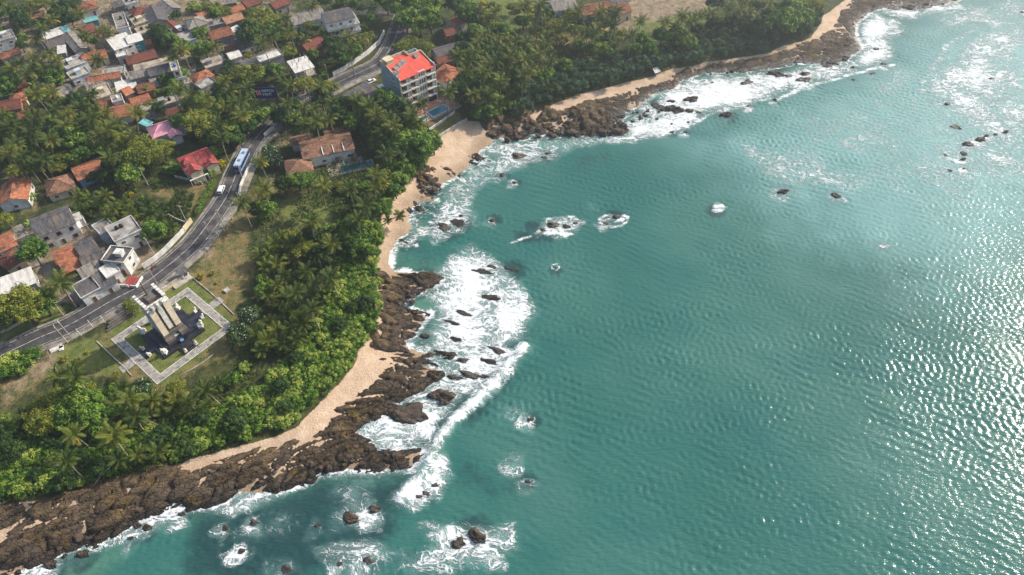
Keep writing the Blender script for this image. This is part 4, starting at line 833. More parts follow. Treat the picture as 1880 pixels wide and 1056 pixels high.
# red house with dormer
rh = A((331,302),(386,280),7.2,5.2,'gable','redsheet','cream',"two storey house with red sheet roofs and a dormer","red roofed house",pitch=.5)
for x, y, l, w_, z in ((-2.5, -3.2, 7, 4.2, 4.9), (3.5, -2.6, 7, 4, 4.6)):
    g = MB(); gable(g, l, w_, z, .55, .4); q = g.build("wing_roof", RM['redsheet'], rh[0]); q.location = (x, y, 0); q.rotation_euler = (0, 0, math.pi/2)
    MB().box(x-w_/2+.1, y-l/2+.1, 0, x+w_/2-.1, -3.65, z+.2).build("wing_wall", WM['cream'], rh[0])
d = MB(); d.box(-4.4, -3, 5.5, -2.6, -1.2, 7.4); d.build("dormer", WM['cream'], rh[0]); g = MB(); hiproof(g, 2, 2, 7.4, .8, .4); q = g.build("dormer_roof", RM['redsheet'], rh[0]); q.location = (-3.5, -2.1, 0)
b = MB(); b.box(-5.5, -7.2, 2.6, 1, -6.72, 2.8)
for x in (-5.3, -3.2, -1, .8): b.box(x-.09, -7.15, 0, x+.09, -6.97, 2.6)
b.build("porch", M_WHITE, rh[0])
A((136,320),(188,300),8,3.4,'gable','orange','blue',"orange brown house with blue painted edges","blue edged orange house")
hb = A((84,345),(134,330),8.5,3.2,'hip','villa','cream',"wide hipped house with pale brown tiles","brown hipped house",pitch=.45)
A((30,334),(24,372),8.5,3.4,'gable','orange','white',"orange tiled gable house at the left edge beside a banana plant","orange gable house")
gh = A((60,420),(132,392),9.5,6.2,'gable','dark','white',"two storey house with a broad dark grey gabled roof","dark grey gabled house",pitch=.36)
b = MB(); b.box(gh[1]/2+.02, -4, 2.9, gh[1]/2+2.4, 4, 3.1); b.box(gh[1]/2+2.3, -4, 3.1, gh[1]/2+2.42, 4, 4.0); b.build("balcony", M_WHITE, gh[0]); b = MB()
for y in (-3.8, 0, 3.8): b.box(gh[1]/2+2.1, y-.14, 0, gh[1]/2+2.38, y+.14, 2.9)
b.build("porch_column", M_WHITE, gh[0]); MB().box(gh[1]/2-3.5, -4.6, 6.25, gh[1]/2+2.4, -.5, 6.4).build("terrace_slab", M_CONC, gh[0])
fh = A((203,432),(250,410),8,6,'flat','concrete','white',"two storey white house with a stained flat roof","white flat roofed house")
A((178,424),(204,410),6,4.2,'flat','grey','pale',"lower grey flat annex left of the white flat roofed house",name="annex",cat="annex")
ph = A((196,466),(236,470),6,5.4,'flat','dark','white',"white house with a roof terrace and red floored porch","house with red porch")
MB().box(3.5, -7.6, 0, 7.6, -3.7, .35).build("porch_floor", RM['redsheet'], ph[0]); b = MB(); b.box(2.5, -7.9, 0, 5.2, -7.65, 1.1); b.box(6, -7.9, 0, 7.9, -7.65, 1.1); b.box(7.65, -7.6, 0, 7.9, -3.7, 1.1); b.build("porch_wall", M_WHITE, ph[0])
A((142,462),(176,446),7.5,3.6,'gable','dark','grey',"dark grey sheet roof below the dark grey gabled house")
A((100,474),(144,458),6,3.4,'gable','orange','brick',"rusty orange tile roof beside dark sheets","rusty orange tile roof")
A((114,492),(146,477),5,3.2,'mono','orange','brick',"plain orange brown lean-to roof below the rusty tile roof",name="shed",cat="shed")
A((150,482),(196,464),6,3.6,'gable','dark','blue',"blue walled house under a dark sheet roof")
A((152,508),(184,492),6.5,3.6,'mono','grey','grey',"pale ribbed sheet roof in the roadside row")
A((142,537),(176,519),6.5,3.6,'flat','dark','white',"dark flat roof at the left end of the roadside row","roadside row")
A((176,519),(206,505),6,3.8,'mono','dark','white',"dark lean-to roof in the middle of the roadside row")
A((190,503),(214,490),5,4.2,'flat','white','white',"white stepped roof at the right of the roadside row")
A((152,536),(190,519),2.6,3.0,'mono','white','white',"white shop awning facing the road",name="awning_shop",cat="shop")
A((-10,452),(26,436),7.5,3.4,'gable','orange','white',"orange roof with white wall at the left edge","left edge orange roof")
A((2,486),(34,466),6.5,3.4,'hip','red','cream',"dark red hipped house right of the left edge")
A((-14,533),(60,505),6.5,4,'mono','white','grey',"long white sheet roof at the left edge above the spreading trees","long white roof",ov=.3)
# upper middle
A((362,32),(398,20),7,3.4,'gable','orange','brick',"pale orange gabled house at the top")
A((340,46),(376,34),8,6,'hip','grey','cream',"grey hipped two storey house with cream gallery","grey hipped house")
A((385,66),(424,55),7.5,3.4,'gable','brown','grey',"rusty brown sheet roof in the upper middle")
A((380,46),(414,38),5,3.6,'flat','grey','grey',"grey flat roof behind the rusty brown sheet roof")
A((410,39),(444,28),6,3.6,'gable','mix','grey',"patched rust and grey roof left of the big trees")
A((422,20),(446,12),5,3.2,'gable','orange','brick',"small orange gabled house at the top middle")
A((386,5),(432,-4),8,3.4,'gable','grey','grey',"grey roof cut by the top edge, upper middle")
A((446,8),(476,-2),7,3.4,'gable','red','grey',"dull red roof at the top edge left of the big tree")
A((498,12),(528,0),6,3.4,'gable','red','grey',"dull red roof at the top edge right of the big tree")
A((422,60),(440,52),4,3.2,'mono','white','white',"small white sheet roof beside a banana plant",name="shed",cat="shed")
A((426,86),(474,66),9,3.4,'hip','dark','white',"large charcoal hipped roof with pale ridge","charcoal hipped roof")
A((415,92),(436,84),5,3.4,'gable','red','brick',"rusty red roof below the charcoal hipped roof")
A((418,104),(440,97),5,4.4,'gable','white','white',"small white gabled house above the lane","small white gabled house")
A((374,120),(412,108),7,3.4,'flat','tan','grey',"tan roof with clutter beside the lane")
A((450,122),(492,108),7,3.4,'mono','tan','white',"tan sheet roof above the spreading tree")
A((473,110),(515,96),5.5,5,'flat','white','grey',"long white flat roof with a dark opening","long white flat roof")
A((354,146),(386,132),6,3.6,'hip','orange','cream',"small red orange hipped house beside the lane","red orange hipped house")
A((364,160),(390,147),4.6,4.2,'flat','concrete','grey',"bare concrete house with outside stairs")
A((532,38),(592,22),9,3.8,'gable','grey','pale',"long grey gabled hall with pale blue walls","long grey hall")
wv_ = A((592,34),(646,22),9,9.2,'gable','dark','white',"white three storey house with curved balconies","white three storey house",pitch=.3)
A((556,90),(590,74),8,3.6,'gable','red','brick',"dark red roof in deep shade beside trees","dark red roof in shade")
A((804,146),(832,122),8,3.6,'hip','orange','white',"orange tiled house right of the hotel","orange house by the hotel")
A((796,98),(845,84),6.5,3.4,'gable','dark','grey',"long charcoal roof behind the hotel")
A((800,112),(832,104),5,3,'gable','red','brick',"broken dark red roof behind the hotel")
A((815,60),(834,56),6,3.4,'gable','red','brick',"dark red roof between trees above the hotel")
A((825,44),(849,34),6,3.6,'gable','orange','white',"orange gable with white verge above the hotel")
A((644,184),(684,160),8,3.2,'mono','dark','grey',"dark sheet roof beside the road, left of the hotel")
A((537,160),(560,150),5,3.2,'gable','grey','grey',"grey roof behind the billboard",name="shed",cat="shed")
A((1010,12),(1054,4),9,5,'gable','grey','pale',"grey roofed school block with white walls","grey roofed school block",name="school_block",cat="school building")
A((1064,20),(1118,10),8,4.4,'gable','brown','cream',"brown roofed school block beside the field","brown roofed school block",name="school_block",cat="school building")
A((1122,20),(1152,12),8,4.4,'gable','brown','cream',"brown gabled school block at the field corner","school block at field corner",name="school_block",cat="school building")
A((1115,4),(1150,-4),6,4,'gable','dark','cream',"dark roofed school block cut by the top edge",name="school_block",cat="school building")
A((1202,130),(1209,128),1.6,1.6,'mono','white','grey',"tiny white roofed hut above the north beach",name="hut",cat="hut",wins=False)
for i, x, y, s, m in ((14,1,0,"black water tank on the small yard roof near the tall narrow house",None),(18,-1.5,.5,"black water tank on the tall narrow white house",None),(35,0,0,"black water tank on the weathered grey roof behind the long orange house",None),(40,0,0,"pale dome tank on the small white roof",M_WHITE),(47,4,0,"black water tank on the long tan flat roof",None)):
    tank(H[i], x, y, s, m)
tank(fh, -1.5, 1.2, "black water tank on the white flat roofed house"); tank(fh, -.1, 1.2, "second black tank on the white flat roofed house, nearer the road")
tank(bt, 0, 0, "blue water tank on the white balcony tower", M_TANKBL)
for hs, l in ((H[1],"left edge white house"),(H[8],"stained grey roof above the bright tree"),(H[14],"white house at the top edge"),(H[19],"rough whitish roof"),(H[20],"tan roof above dark trees"),(H[30],"pale roof at the lane bend"),(H[39],"tan flat roof behind a palm")):
    if hs[0].children and hs[1] > 4: tank(hs, -hs[1]*.25, hs[2]*.2, "black water tank on the "+l)
# white three storey house: galleries
b = MB()
for z in (3.0, 6.0): b.box(-wv_[1]/2, -6.2, z, wv_[1]/2+1.6, -4.53, z+.2); b.box(-wv_[1]/2, -6.2, z+.2, wv_[1]/2+1.6, -6.05, z+1.1); b.box(wv_[1]/2+1.45, -6.0, z+.2, wv_[1]/2+1.6, 4, z+1.1); b.box(wv_[1]/2+.02, -4.5, z, wv_[1]/2+1.6, 4, z+.2)
b.build("balcony", M_WHITE, wv_[0]); b = MB()
for x in (-5, -1.6, 1.8, 5.2): b.box(x-.12, -6.15, 0, x+.12, -5.91, 8.9)
b.build("gallery_column", M_WHITE, wv_[0])
b = MB(); L_ = bt[1]
for z in (2.7, 5.6): b.box(-L_/2, -5, z, L_/2+1.3, -3.28, z+.18); b.box(-L_/2, -5, z+.18, L_/2+1.3, -4.88, z+1.05)
b.build("balcony", M_WHITE, bt[0])
# concrete frame under construction
a0 = G(534,124,LAND+6); a1 = G(570,113,LAND+6); an = math.atan2(a1[1]-a0[1], a1[0]-a0[0]); L_ = math.hypot(a1[0]-a0[0], a1[1]-a0[1])
o = thing("unfinished_building", "bare concrete house frame under construction with rebar columns on top", "building", ((a0[0]+a1[0])/2, (a0[1]+a1[1])/2, LAND-.12), an); LANDMARKS.append(("unfinished concrete frame", o.location.x, o.location.y))
MB().box(-L_/2, -5, 6, L_/2, 5, 6.25).build("roof_slab", RM['white'], o); MB().box(-L_/2, -5, 3, L_/2, 5, 3.2).build("floor_slab", M_CONC, o)
for x in (-L_/2+.3, 0, L_/2-.3):
    for y in (-4.7, 0, 4.7): MB().box(x-.16, y-.16, 0, x+.16, y+.16, 3).box(x-.16, y-.16, 3.2, x+.16, y+.16, 6).build("column", M_CONC, o)
MB().box(-L_/2+.4, 2, 3.2, L_/2-.4, 2.2, 6).box(-L_/2+.4, 2, 0, L_/2-.4, 2.2, 3).build("wall", WM['brick'], o)
for x, y in ((-3, 1), (-1.5, 3), (0, 2), (1.5, 3.6), (-2, -2), (3, 3), (3.6, 0)): MB().box(x-.11, y-.11, 6.25, x+.11, y+.11, 8.4).build("starter_column", M_CONC, o)
CLEAR.append([(525,108),(560,100),(580,118),(578,150),(540,150)])
# ------------------------------------------------------------------ road
def catmull(P, n=8):
    P = [np.array(p, float) for p in P]; o = []
    for i in range(len(P)-1):
        a, b, c, d = P[max(i-1, 0)], P[i], P[i+1], P[min(i+2, len(P)-1)]
        for k in range(n):
            t = k/n; o.append(tuple(.5*((2*b)+(c-a)*t+(2*a-5*b+4*c-d)*t*t+(3*b-a-3*c+d)*t**3)))
    o.append(tuple(P[-1])); return o
RC = [(-60,680),(0,654),(67,622),(118,601),(164,576),(205,552),(261,523),(295,498),(330,470),(360,440),(400,386),(418,357),(436,314),(456,274),(479,243),(512,212),(560,183),(605,160),(640,142),(697,114),(722,78),(735,45),(748,15),(775,-30)]
roadW = catmull([G(*p) for p in RC], 8)
def strip(P, o0, o1, z, th=0.):
    V = []; n = len(P)
    for i in range(n):
        a = P[max(i-1, 0)]; b = P[min(i+1, n-1)]; dx, dy = b[0]-a[0], b[1]-a[1]; l = math.hypot(dx, dy)+1e-9; nx, ny = -dy/l, dx/l
        V += [(P[i][0]+nx*o0, P[i][1]+ny*o0, z), (P[i][0]+nx*o1, P[i][1]+ny*o1, z)]
    F = [(2*i, 2*i+1, 2*i+3, 2*i+2) for i in range(n-1)]
    if o1 > o0: F = [f[::-1] for f in F]
    return V, F
def sheet(name, parts, mat, kind='structure'):
    V = []; F = []
    for v, f in parts: k = len(V); V += v; F += [tuple(i+k for i in q) for q in f]
    me = bpy.data.meshes.new(name); me.from_pydata(V, [], F); me.materials.append(mat); me.update(); o = bpy.data.objects.new(name, me); COL.objects.link(o); return tag(o, kind=kind)
M_ASPH = surf("asphalt", S(58,56,58), S(78,76,76), .9, .35, 5, S(96,91,87), .22, mode='world', bump=.01); grime(M_ASPH, .3)
M_SHOUL = surf("road_shoulder", S(120,112,104), S(152,144,134), .95, .4, 5, S(96,96,70), .5, mode='world')
M_MARK = surf("road_paint", S(176,174,170), S(206,204,200), .7, .7, 5, S(110,108,106), .9, mode='world', spec=.2)
M_PAVE = surf("paving_stone", S(134,130,124), S(168,162,152), .9, 1.2, 5, S(104,102,100), .7, mode='world', bump=.03)
sheet("road_shoulder", [strip(roadW, -6.2, 4.6, LAND+.012)], M_SHOUL); sheet("road", [strip(roadW, -3.7, 3.7, LAND+.03)], M_ASPH)
sheet("road_marking", [strip(roadW, -.09, .09, LAND+.036), strip(roadW, -3.25, -3.1, LAND+.036), strip(roadW, 3.1, 3.25, LAND+.036)], M_MARK)
lane = catmull([G(*p) for p in [(350,128),(372,98),(400,60),(352,180),(345,200)][:3]], 6)
sheet("lane", [strip(catmull([G(*p) for p in [(300,185),(345,165),(352,140),(350,112),(322,95),(300,60),(275,30)]], 6), -1.6, 1.6, LAND+.01)], M_SHOUL)
sheet("side_lane", [strip(catmull([G(*p) for p in [(30,415),(48,440),(60,470),(150,550),(170,575)]], 6), -1.5, 1.5, LAND+.01)], M_SHOUL)
sheet("hill_road", [strip(catmull([G(*p) for p in [(640,26),(655,24),(690,20),(730,25)]], 6), -2.5, 2.5, LAND+.01)], M_ASPH)
CLEAR.append([PX(x, y, LAND)[:2] for x, y in roadW[:8*14+4]][::3])
for k in range(0, 8*15, 2):
    px_, py_, _ = PX(*roadW[k], LAND); CLEAR.append([(px_-9, py_-7), (px_+9, py_-7), (px_+9, py_+7), (px_-9, py_+7)])
for k in range(8*18, len(roadW)-16, 2):
    px_, py_, _ = PX(*roadW[k], LAND); CLEAR.append([(px_-7, py_-5), (px_+7, py_-5), (px_+7, py_+5), (px_-7, py_+5)])
# ------------------------------------------------------------------ walls, hedges
def wall(name, label, cat, P, h, t, mat, z=LAND-.15, step=None):
    W = [G(*p) for p in P]; b = MB(); n = len(W); L = []
    for i in range(n):
        a = W[max(i-1, 0)]; c = W[min(i+1, n-1)]; dx, dy = c[0]-a[0], c[1]-a[1]; l = math.hypot(dx, dy); nx, ny = -dy/l*t/2, dx/l*t/2
        L.append(((W[i][0]+nx, W[i][1]+ny), (W[i][0]-nx, W[i][1]-ny)))
    for i in range(n-1):
        (a, b_), (c, d) = L[i], L[i+1]; b.hexa([(*b_, z), (*d, z), (*c, z), (*a, z), (*b_, z+h), (*d, z+h), (*c, z+h), (*a, z+h)])
    o = b.build(name, mat); return tag(o, label, cat)
wall("boundary_wall", "white roadside wall curving past the white flat roofed house", "wall", [(264,493),(285,479),(305,462),(322,444),(339,426)], 2.0, .3, WM['white'])
wall("boundary_wall", "tan gate wall at the upper end of the white roadside wall", "wall", [(339,425),(346,416),(353,407)], 2.0, .4, WM['cream'])
wall("boundary_wall", "low white wall on the seaward side of the road below the bus", "wall", [(440,360),(442,345),(448,330),(456,312),(466,300)], 1.4, .3, WM['white'])
wall("boundary_wall", "white wall in front of the villa drive by the road", "wall", [(486,252),(496,243),(504,236)], 1.8, .3, WM['white'])
wall("boundary_wall", "long white wall bordering the upper road bend", "wall", [(612,140),(634,128),(651,117),(675,100),(697,80),(706,62)], 2.0, .3, WM['white'])
wall("boundary_wall", "grey stone wall along the lawn left of the road", "wall", [(2,612),(30,598),(60,580),(100,560),(120,553)], .9, .3, M_CONC)
wall("boundary_wall", "low wall below the red roofed house", "wall", [(322,326),(345,331),(372,338)], 1.2, .25, M_CONC)
wall("retaining_wall", "pale retaining wall across the hotel lawn", "wall", [(788,240),(812,224),(835,207)], 1.1, .35, WM['white'])
wall("retaining_wall", "sea wall between the hotel lawn and the beach", "wall", [(804,251),(822,240),(840,228),(857,219)], 1.9, .5, M_CONC, z=LAND-1.4)
wall("kerb_wall", "thin concrete edging east of the monument lawn", "wall", [(346,504),(378,530),(404,553),(430,578)], .35, .25, M_CONC)
wall("kerb_wall", "thin concrete edging west of the monument lawn", "wall", [(178,627),(205,653),(228,674),(242,690)], .35, .25, M_CONC)
wall("kerb_wall", "thin concrete edging south of the monument lawn", "wall", [(330,690),(352,678),(375,664),(392,650)], .3, .2, M_CONC)
wall("garden_wall", "grey garden wall behind the roadside lot, left of the roadside hedge", "wall", [(310,396),(325,404),(345,412)], 1.0, .25, M_CONC)
def hedge(label, P, w, h, mat, seed):
    W = catmull([G(*p) for p in P], 6); r = np.random.default_rng(seed); L = sum(math.dist(W[i], W[i+1]) for i in range(len(W)-1)); n = int(L*w*70)
    seg = r.integers(0, len(W)-1, n); u = r.random(n); Wn = np.array(W); C = Wn[seg]*(1-u)[:, None]+Wn[seg+1]*u[:, None]
    C = np.concatenate([C+r.uniform(-w/2, w/2, (n, 2)), (LAND+h*(.15+.85*r.random(n)**.5))[:, None]], 1); N = r.normal(size=(n, 3))+np.array([0, 0, .8])
    V, F = quads(C, N, .3+.25*r.random(n), .6, None, .05, r); me = fast_mesh("hedge", V, F, dict(tint=np.repeat(np.clip(.45+.2*r.normal(size=n), 0, 1), 4))); o = link("hedge", me, None, mat); return tag(o, label, "hedge")
hedge("clipped green hedge along the road left of the white van", [(364,394),(377,366),(394,338)], 1.6, 1.6, L_SCRUB, 1)
hedge("olive green clipped hedge block behind the monument tower", [(237,560),(252,577)], 3.0, 2.4, L_YELLOW, 2)
hedge("sparse yellow-flowered hedge behind the upper white wall", [(588,133),(610,124),(628,115)], 1.2, 1.3, L_GOLD, 3)
hedge("low hedge edging the lower left lawn by the road", [(0,672),(25,662),(50,655),(72,648)], 3.4, 1.6, L_GREEN, 4)
# ------------------------------------------------------------------ hotel
def hotel():
    zt = 18.5; B = Vector(G(733,144,zt)); C = Vector(G(797,117,zt)); ux = (C-B).normalized(); W = (C-B).length; an = math.atan2(ux.y, ux.x); D = 13.
    o = thing("hotel", "five storey white hotel with a coral red roof and seaside balconies", "hotel", (B.x, B.y, LAND-.1), an); LANDMARKS.append(("red roofed hotel", B.x+ux.x*W/2, B.y+ux.y*W/2))
    h = zt-LAND; fl = h/5
    # local: x along the front, y to the back; the front is recessed behind the balconies
    b = MB(); b.box(-.25, 0, 0, 0, D, h+.2); b.box(0, D-.25, 0, W, D, h+.6); b.build("wall", surf("hotel_render_grey", S(150,166,170), S(134,150,156), .85, .5, 4), o)
    b = MB(); b.box(W, 0, 0, W+.25, D, h+.3); b.box(0, 0.05, 0, W, .3, h-1.0); b.build("front_wall", M_WHITE, o)
    r = MB(); P = [(-.1, -.6, h-.9), (W+.1, -.6, h-.9), (W+.1, D*.72, h+.75), (-.1, D*.72, h+.75)]; r.hexa(P+[(x, y, z+.18) for x, y, z in P])
    P = [(-.1, D*.72, h+.75), (W*.66, D*.72, h+.75), (W*.66, D+.05, h+.2), (-.1, D+.05, h+.2)]; r.hexa(P+[(x, y, z+.18) for x, y, z in P]); r.build("roof", RM['coral'], o)
    b = MB(); b.hexa([(-.3, -.6, h-.8), (-.02, -.6, h-.8), (-.02, D*.72, h+.8), (-.3, D*.72, h+.8), (-.3, -.6, h-.35), (-.02, -.6, h-.35), (-.02, D*.72, h+1.35), (-.3, D*.72, h+1.35)]); b.box(-.3, D*.72+.003, h, -.02, D+.1, h+1.3); b.box(-.02, D-.02, h+.4, W*.66, D+.25, h+1.25)
    b.box(W*.66, D*.72+.003, h, W*.66+.25, D+.25, h+1.5); b.box(W*.66+.25, D*.72+.003, h+.4, W+.3, D*.72+.25, h+1.5); b.hexa([(W+.05, -.6, h-.8), (W+.3, -.6, h-.8), (W+.3, D*.72, h+.8), (W+.05, D*.72, h+.8), (W+.05, -.6, h-.4), (W+.3, -.6, h-.4), (W+.3, D*.72, h+1.5), (W+.05, D*.72, h+1.5)]); b.build("parapet", WM['cream'], o)
    MB().box(.4, D-4.2, h+.4, 3.4, D-1.2, h+2.4).box(.2, D-4.4, h+2.4, 3.6, D-1.0, h+2.55).build("stair_head", WM['cream'], o)
    for x, y in ((1.0, 3.4), (2.4, 5.6), (4.6, 6.4), (6.6, 7.2), (W-3, 7.6)):
        z = h-.9+(y+.6)/(D*.72+.6)*1.65+.18; s = MB(); s.box(x-.75, y-1.0, z-.25, x+.75, y+1.0, z+.45, 0); s.hexa([(x-.85, y-1.1, z+.455), (x+.85, y-1.1, z+.455), (x+.85, y+1.1, z+.75), (x-.85, y+1.1, z+.75), (x-.85, y-1.1, z+.51), (x+.85, y-1.1, z+.51), (x+.85, y+1.1, z+.8), (x-.85, y+1.1, z+.8)], 1); s.build("skylight", [M_WHITE, RM['grey']], o)
    beam = MB(); xs = [0, W*.27, W*.5, W*.72, W]
    for k in range(1, 5): z = k*fl; beam.box(0, -.35, z-.28, W, .045, z+.1)
    for x in xs: beam.box(x-.2, -.3, 0, x+.2, .04, h-1.0)
    beam.build("facade_frame", surf("facade_ochre", S(222,210,186), S(206,192,166), .8, .6, 3), o)
    for k in range(1, 5):
        for i in (0, 1, 3):
            x0, x1 = xs[i]+.22, xs[i+1]-.22; z = k*fl; s = MB(); s.box(x0, -1.0, z-.1, x1, -.36, z+.08, 0); bal = s.build("balcony", M_WHITE, o); g = MB(); g.box(x0, -1.0, z+.95, x1, -.93, z+1.02)
            n = 9
            for q in range(n+1): x = x0+(x1-x0)*q/n; g.box(x-.02, -.99, z+.1, x+.02, -.95, z+.95)
            g.build("railing", M_DARKMET, bal)
            inst("balcony_door", HD, o, ((x0+x1)/2, 0.01, z+.1)); inst("window", WIN['d'], o, (x0+.9, 0.01, z+.95))
            pass
        x0, x1 = xs[2]+.25, xs[3]-.25; z = k*fl; MB().box(x0, -.25, z+.1, x1, .045, z+fl-.3).build("bay_wall", M_WHITE, o)
        for q in range(3): inst("window", HW, o, (x0+(x1-x0)*(q+.5)/3, -.29, z+.6))
    for i in range(4):
        x0, x1 = xs[i]+.4, xs[i+1]-.4; MB().box(x0, -0.06, .3, x1, 0.04, 2.7).build("shopfront_glass", M_GLASS, o)
    for z in (5.2, 9, 12.6): inst("window", WIN['w'], o, (-.28, 9, z), -math.pi/2); inst("window", WIN['w'], o, (-.28, 4, z), -math.pi/2)
    MB().box(-3.4, D-5, 3.2, -.3, D-.5, 3.4).box(-3.3, D-4.9, 0, -3.1, D-4.7, 3.2).box(-3.3, D-.8, 0, -3.1, D-.6, 3.2).build("porch_roof", RM['red'], o)
    MB().box(-2.6, D-1, 5.9, -.3, D+1.4, 6.05).build("canopy", WM['white'], o)
    # terrace and pool in front
    tb = MB(); tb.box(-1.5, -10.2, 0, W+4, -.4, .5); tr = tb.build("terrace", surf("terrace_tile", S(158,112,96), S(178,140,122), .8, .8, 4), o)
    MB().box(-1.7, -10.5, -.6, W+4.2, -10.21, .9).box(W+4, -10.2, -.6, W+4.25, -.6, .9).build("terrace_wall", M_CONC, o)
    for x0, x1, y0, y1 in ((2, 5.6, -8.6, -6.6), (7.2, 15, -9.2, -5.4)):
        p = MB(); p.box(x0-.3, y0-.3, .505, x1+.3, y0, .6); p.box(x0-.3, y1, .505, x1+.3, y1+.3, .6); p.box(x0-.3, y0, .505, x0, y1, .6); p.box(x1, y0, .505, x1+.3, y1, .6); pool = p.build("pool_rim", M_WHITE, o); MB().box(x0, y0, .503, x1, y1, .55).build("pool_water", M_POOL, pool)
    q = [PX(o.location.x+ux.x*x-ux.y*y, o.location.y+ux.y*x+ux.x*y, z)[:2] for x, y, z in ((-1, 13, LAND+12), (W, 13, zt), (W+1, 0, zt), (W+4.5, -11, LAND), (1, -11, LAND), (-1, 0, LAND+4))]; CLEAR.append(q)
    return o
t = NT("pool_water"); t.set(Base_Color=S(22,124,138), Roughness=.06, Specular_IOR_Level=.5, Normal=t.bump(t.noise(t.pos(), 1.2, 3), .05)); M_POOL = t.m
t = NT("pool_water_dark"); t.set(Base_Color=S(18,92,96), Roughness=.06, Specular_IOR_Level=.5, Normal=t.bump(t.noise(t.pos(), 1.2, 3), .05)); M_POOLD = t.m
HD = MB().box(-.6, -.04, 0, .6, .04, 2.2, 0).box(-.5, -.06, .1, -.03, -.041, 2.1, 1).box(.03, -.06, .1, .5, -.041, 2.1, 1).mesh("balcony_door", [M_WHITE, M_GLASS])
HW = MB().box(-.3, -.05, 0, .3, .04, 2.0, 0).box(-.22, -.07, .08, .22, -.051, 1.92, 1).mesh("window", [M_WHITE, M_GLASS])
hotel()
# ------------------------------------------------------------------ villa
vl = A((552,276),(646,256),10.5,4.2,'gable','villa','white',"white villa with long brown tiled roofs beside a pool","villa with the pool",pitch=.34,name="villa",cat="villa")
o = vl[0]; L_ = vl[1]
for i, (x, y) in enumerate(((-2, -2.4), (1.8, -2.4), (5.4, -2.4), (9, -2.4))): 
    if x > L_/2-1: continue
    MB().hexa([(x-.16, -5.6, 4.24), (x+.16, -5.6, 4.24), (x+.16, -2.2, 5.4), (x-.16, -2.2, 5.4), (x-.16, -5.6, 4.62), (x+.16, -5.6, 4.62), (x+.16, -2.2, 5.78), (x-.16, -2.2, 5.78)]).build("verge_wall", WM['white'], o)
g = MB(); hiproof(g, 8.5, 8.0, 3.3, .42, .5); q = g.build("pavilion_roof", RM['villa'], o); q.location = (-L_/2-2.2, -6.6, 0)
MB().box(-L_/2-6.2, -10.4, 0, -L_/2+1.8, -2.8, 3.2).build("pavilion_wall", WM['white'], o)
g = MB(); gable(g, 8, 5, 3.4, .4, .4); q = g.build("rear_roof", RM['villa'], o); q.location = (-L_/2+1, 7.4, 0); MB().box(-L_/2-2.8, 5.27, 0, -L_/2+4.8, 9.7, 3.4).build("rear_wall", WM['white'], o)
g = MB(); gable(g, 9, 5, 3.4, .4, .4); q = g.build("rear_roof", RM['villa'], o); q.location = (5, 8.0, 0); MB().box(.8, 5.27, 0, 9.2, 10.3, 3.4).build("rear_wall", WM['white'], o)
MB().box(-2, -13, 0, L_/2+2, -5.27, .25).build("terrace", surf("timber_deck", S(140,124,108), S(166,150,132), .85, 1.5, 4), o)
p = MB(); p.box(2.2, -12.6, .26, 14.2, -12.3, .4); p.box(2.2, -8.8, .26, 14.2, -8.5, .4); p.box(2.2, -12.3, .26, 2.5, -8.8, .4); p.box(13.9, -12.3, .26, 14.2, -8.8, .4); pool = p.build("pool_rim", M_CONC, o); MB().box(2.5, -12.3, .253, 13.9, -8.8, .34).build("pool_water", M_POOLD, pool)
MV = Matrix.Translation(o.location) @ Matrix.Rotation(o.rotation_euler[2], 4, 'Z')
def parasol(p, label):
    t = thing("parasol", label, "parasol", p); MB().tube([(0, 0, 0), (0, 0, 2.5)], [.04, .03], 6).build("pole", M_DARKMET, t); b = MB(); n = 8
    for k in range(n):
        a, c = 6.283*k/n, 6.283*(k+1)/n; b.poly([(1.5*math.cos(a), 1.5*math.sin(a), 2.1), (1.5*math.cos(c), 1.5*math.sin(c), 2.1), (0, 0, 2.65)])
    b.build("canopy", surf("parasol_cloth", S(40,36,34), S(58,52,48), .9, 2, 2), t)
parasol(MV @ Vector((3, -7, .25)), "dark parasol on the villa deck, nearer the front pavilion"); parasol(MV @ Vector((8.5, -6.8, .25)), "dark parasol on the villa deck, farther from the front pavilion")
def lounger(p, rz, label):
    t = thing("sun_lounger", label, "sun lounger", p, rz, "sun loungers on the villa deck"); MB().box(-.3, -.9, .25, .3, .5, .36).build("seat", M_TEALC, t); MB().hexa([(-.3, .5, .3), (.3, .5, .3), (.3, 1.05, .75), (-.3, 1.05, .75), (-.3, .46, .38), (.3, .46, .38), (.3, .98, .84), (-.3, .98, .84)]).build("backrest", M_TEALC, t)
    for x, y in ((-.26, -.8), (.26, -.8), (-.26, .4), (.26, .4)): MB().box(x-.03, y-.03, 0, x+.03, y+.03, .25).build("leg", M_WOOD, t)
M_TEALC = surf("teal_cushion", S(70,140,140), S(90,160,156), .9, 2, 2)
lounger(MV @ Vector((4.2, -7.6, .25)), .3, "teal sun lounger under the villa's nearer parasol"); lounger(MV @ Vector((9.8, -7.5, .25)), -.2, "teal sun lounger under the villa's farther parasol")
CLEAR.append([(528,300),(545,252),(600,226),(655,245),(690,280),(690,310),(640,335),(590,328)])
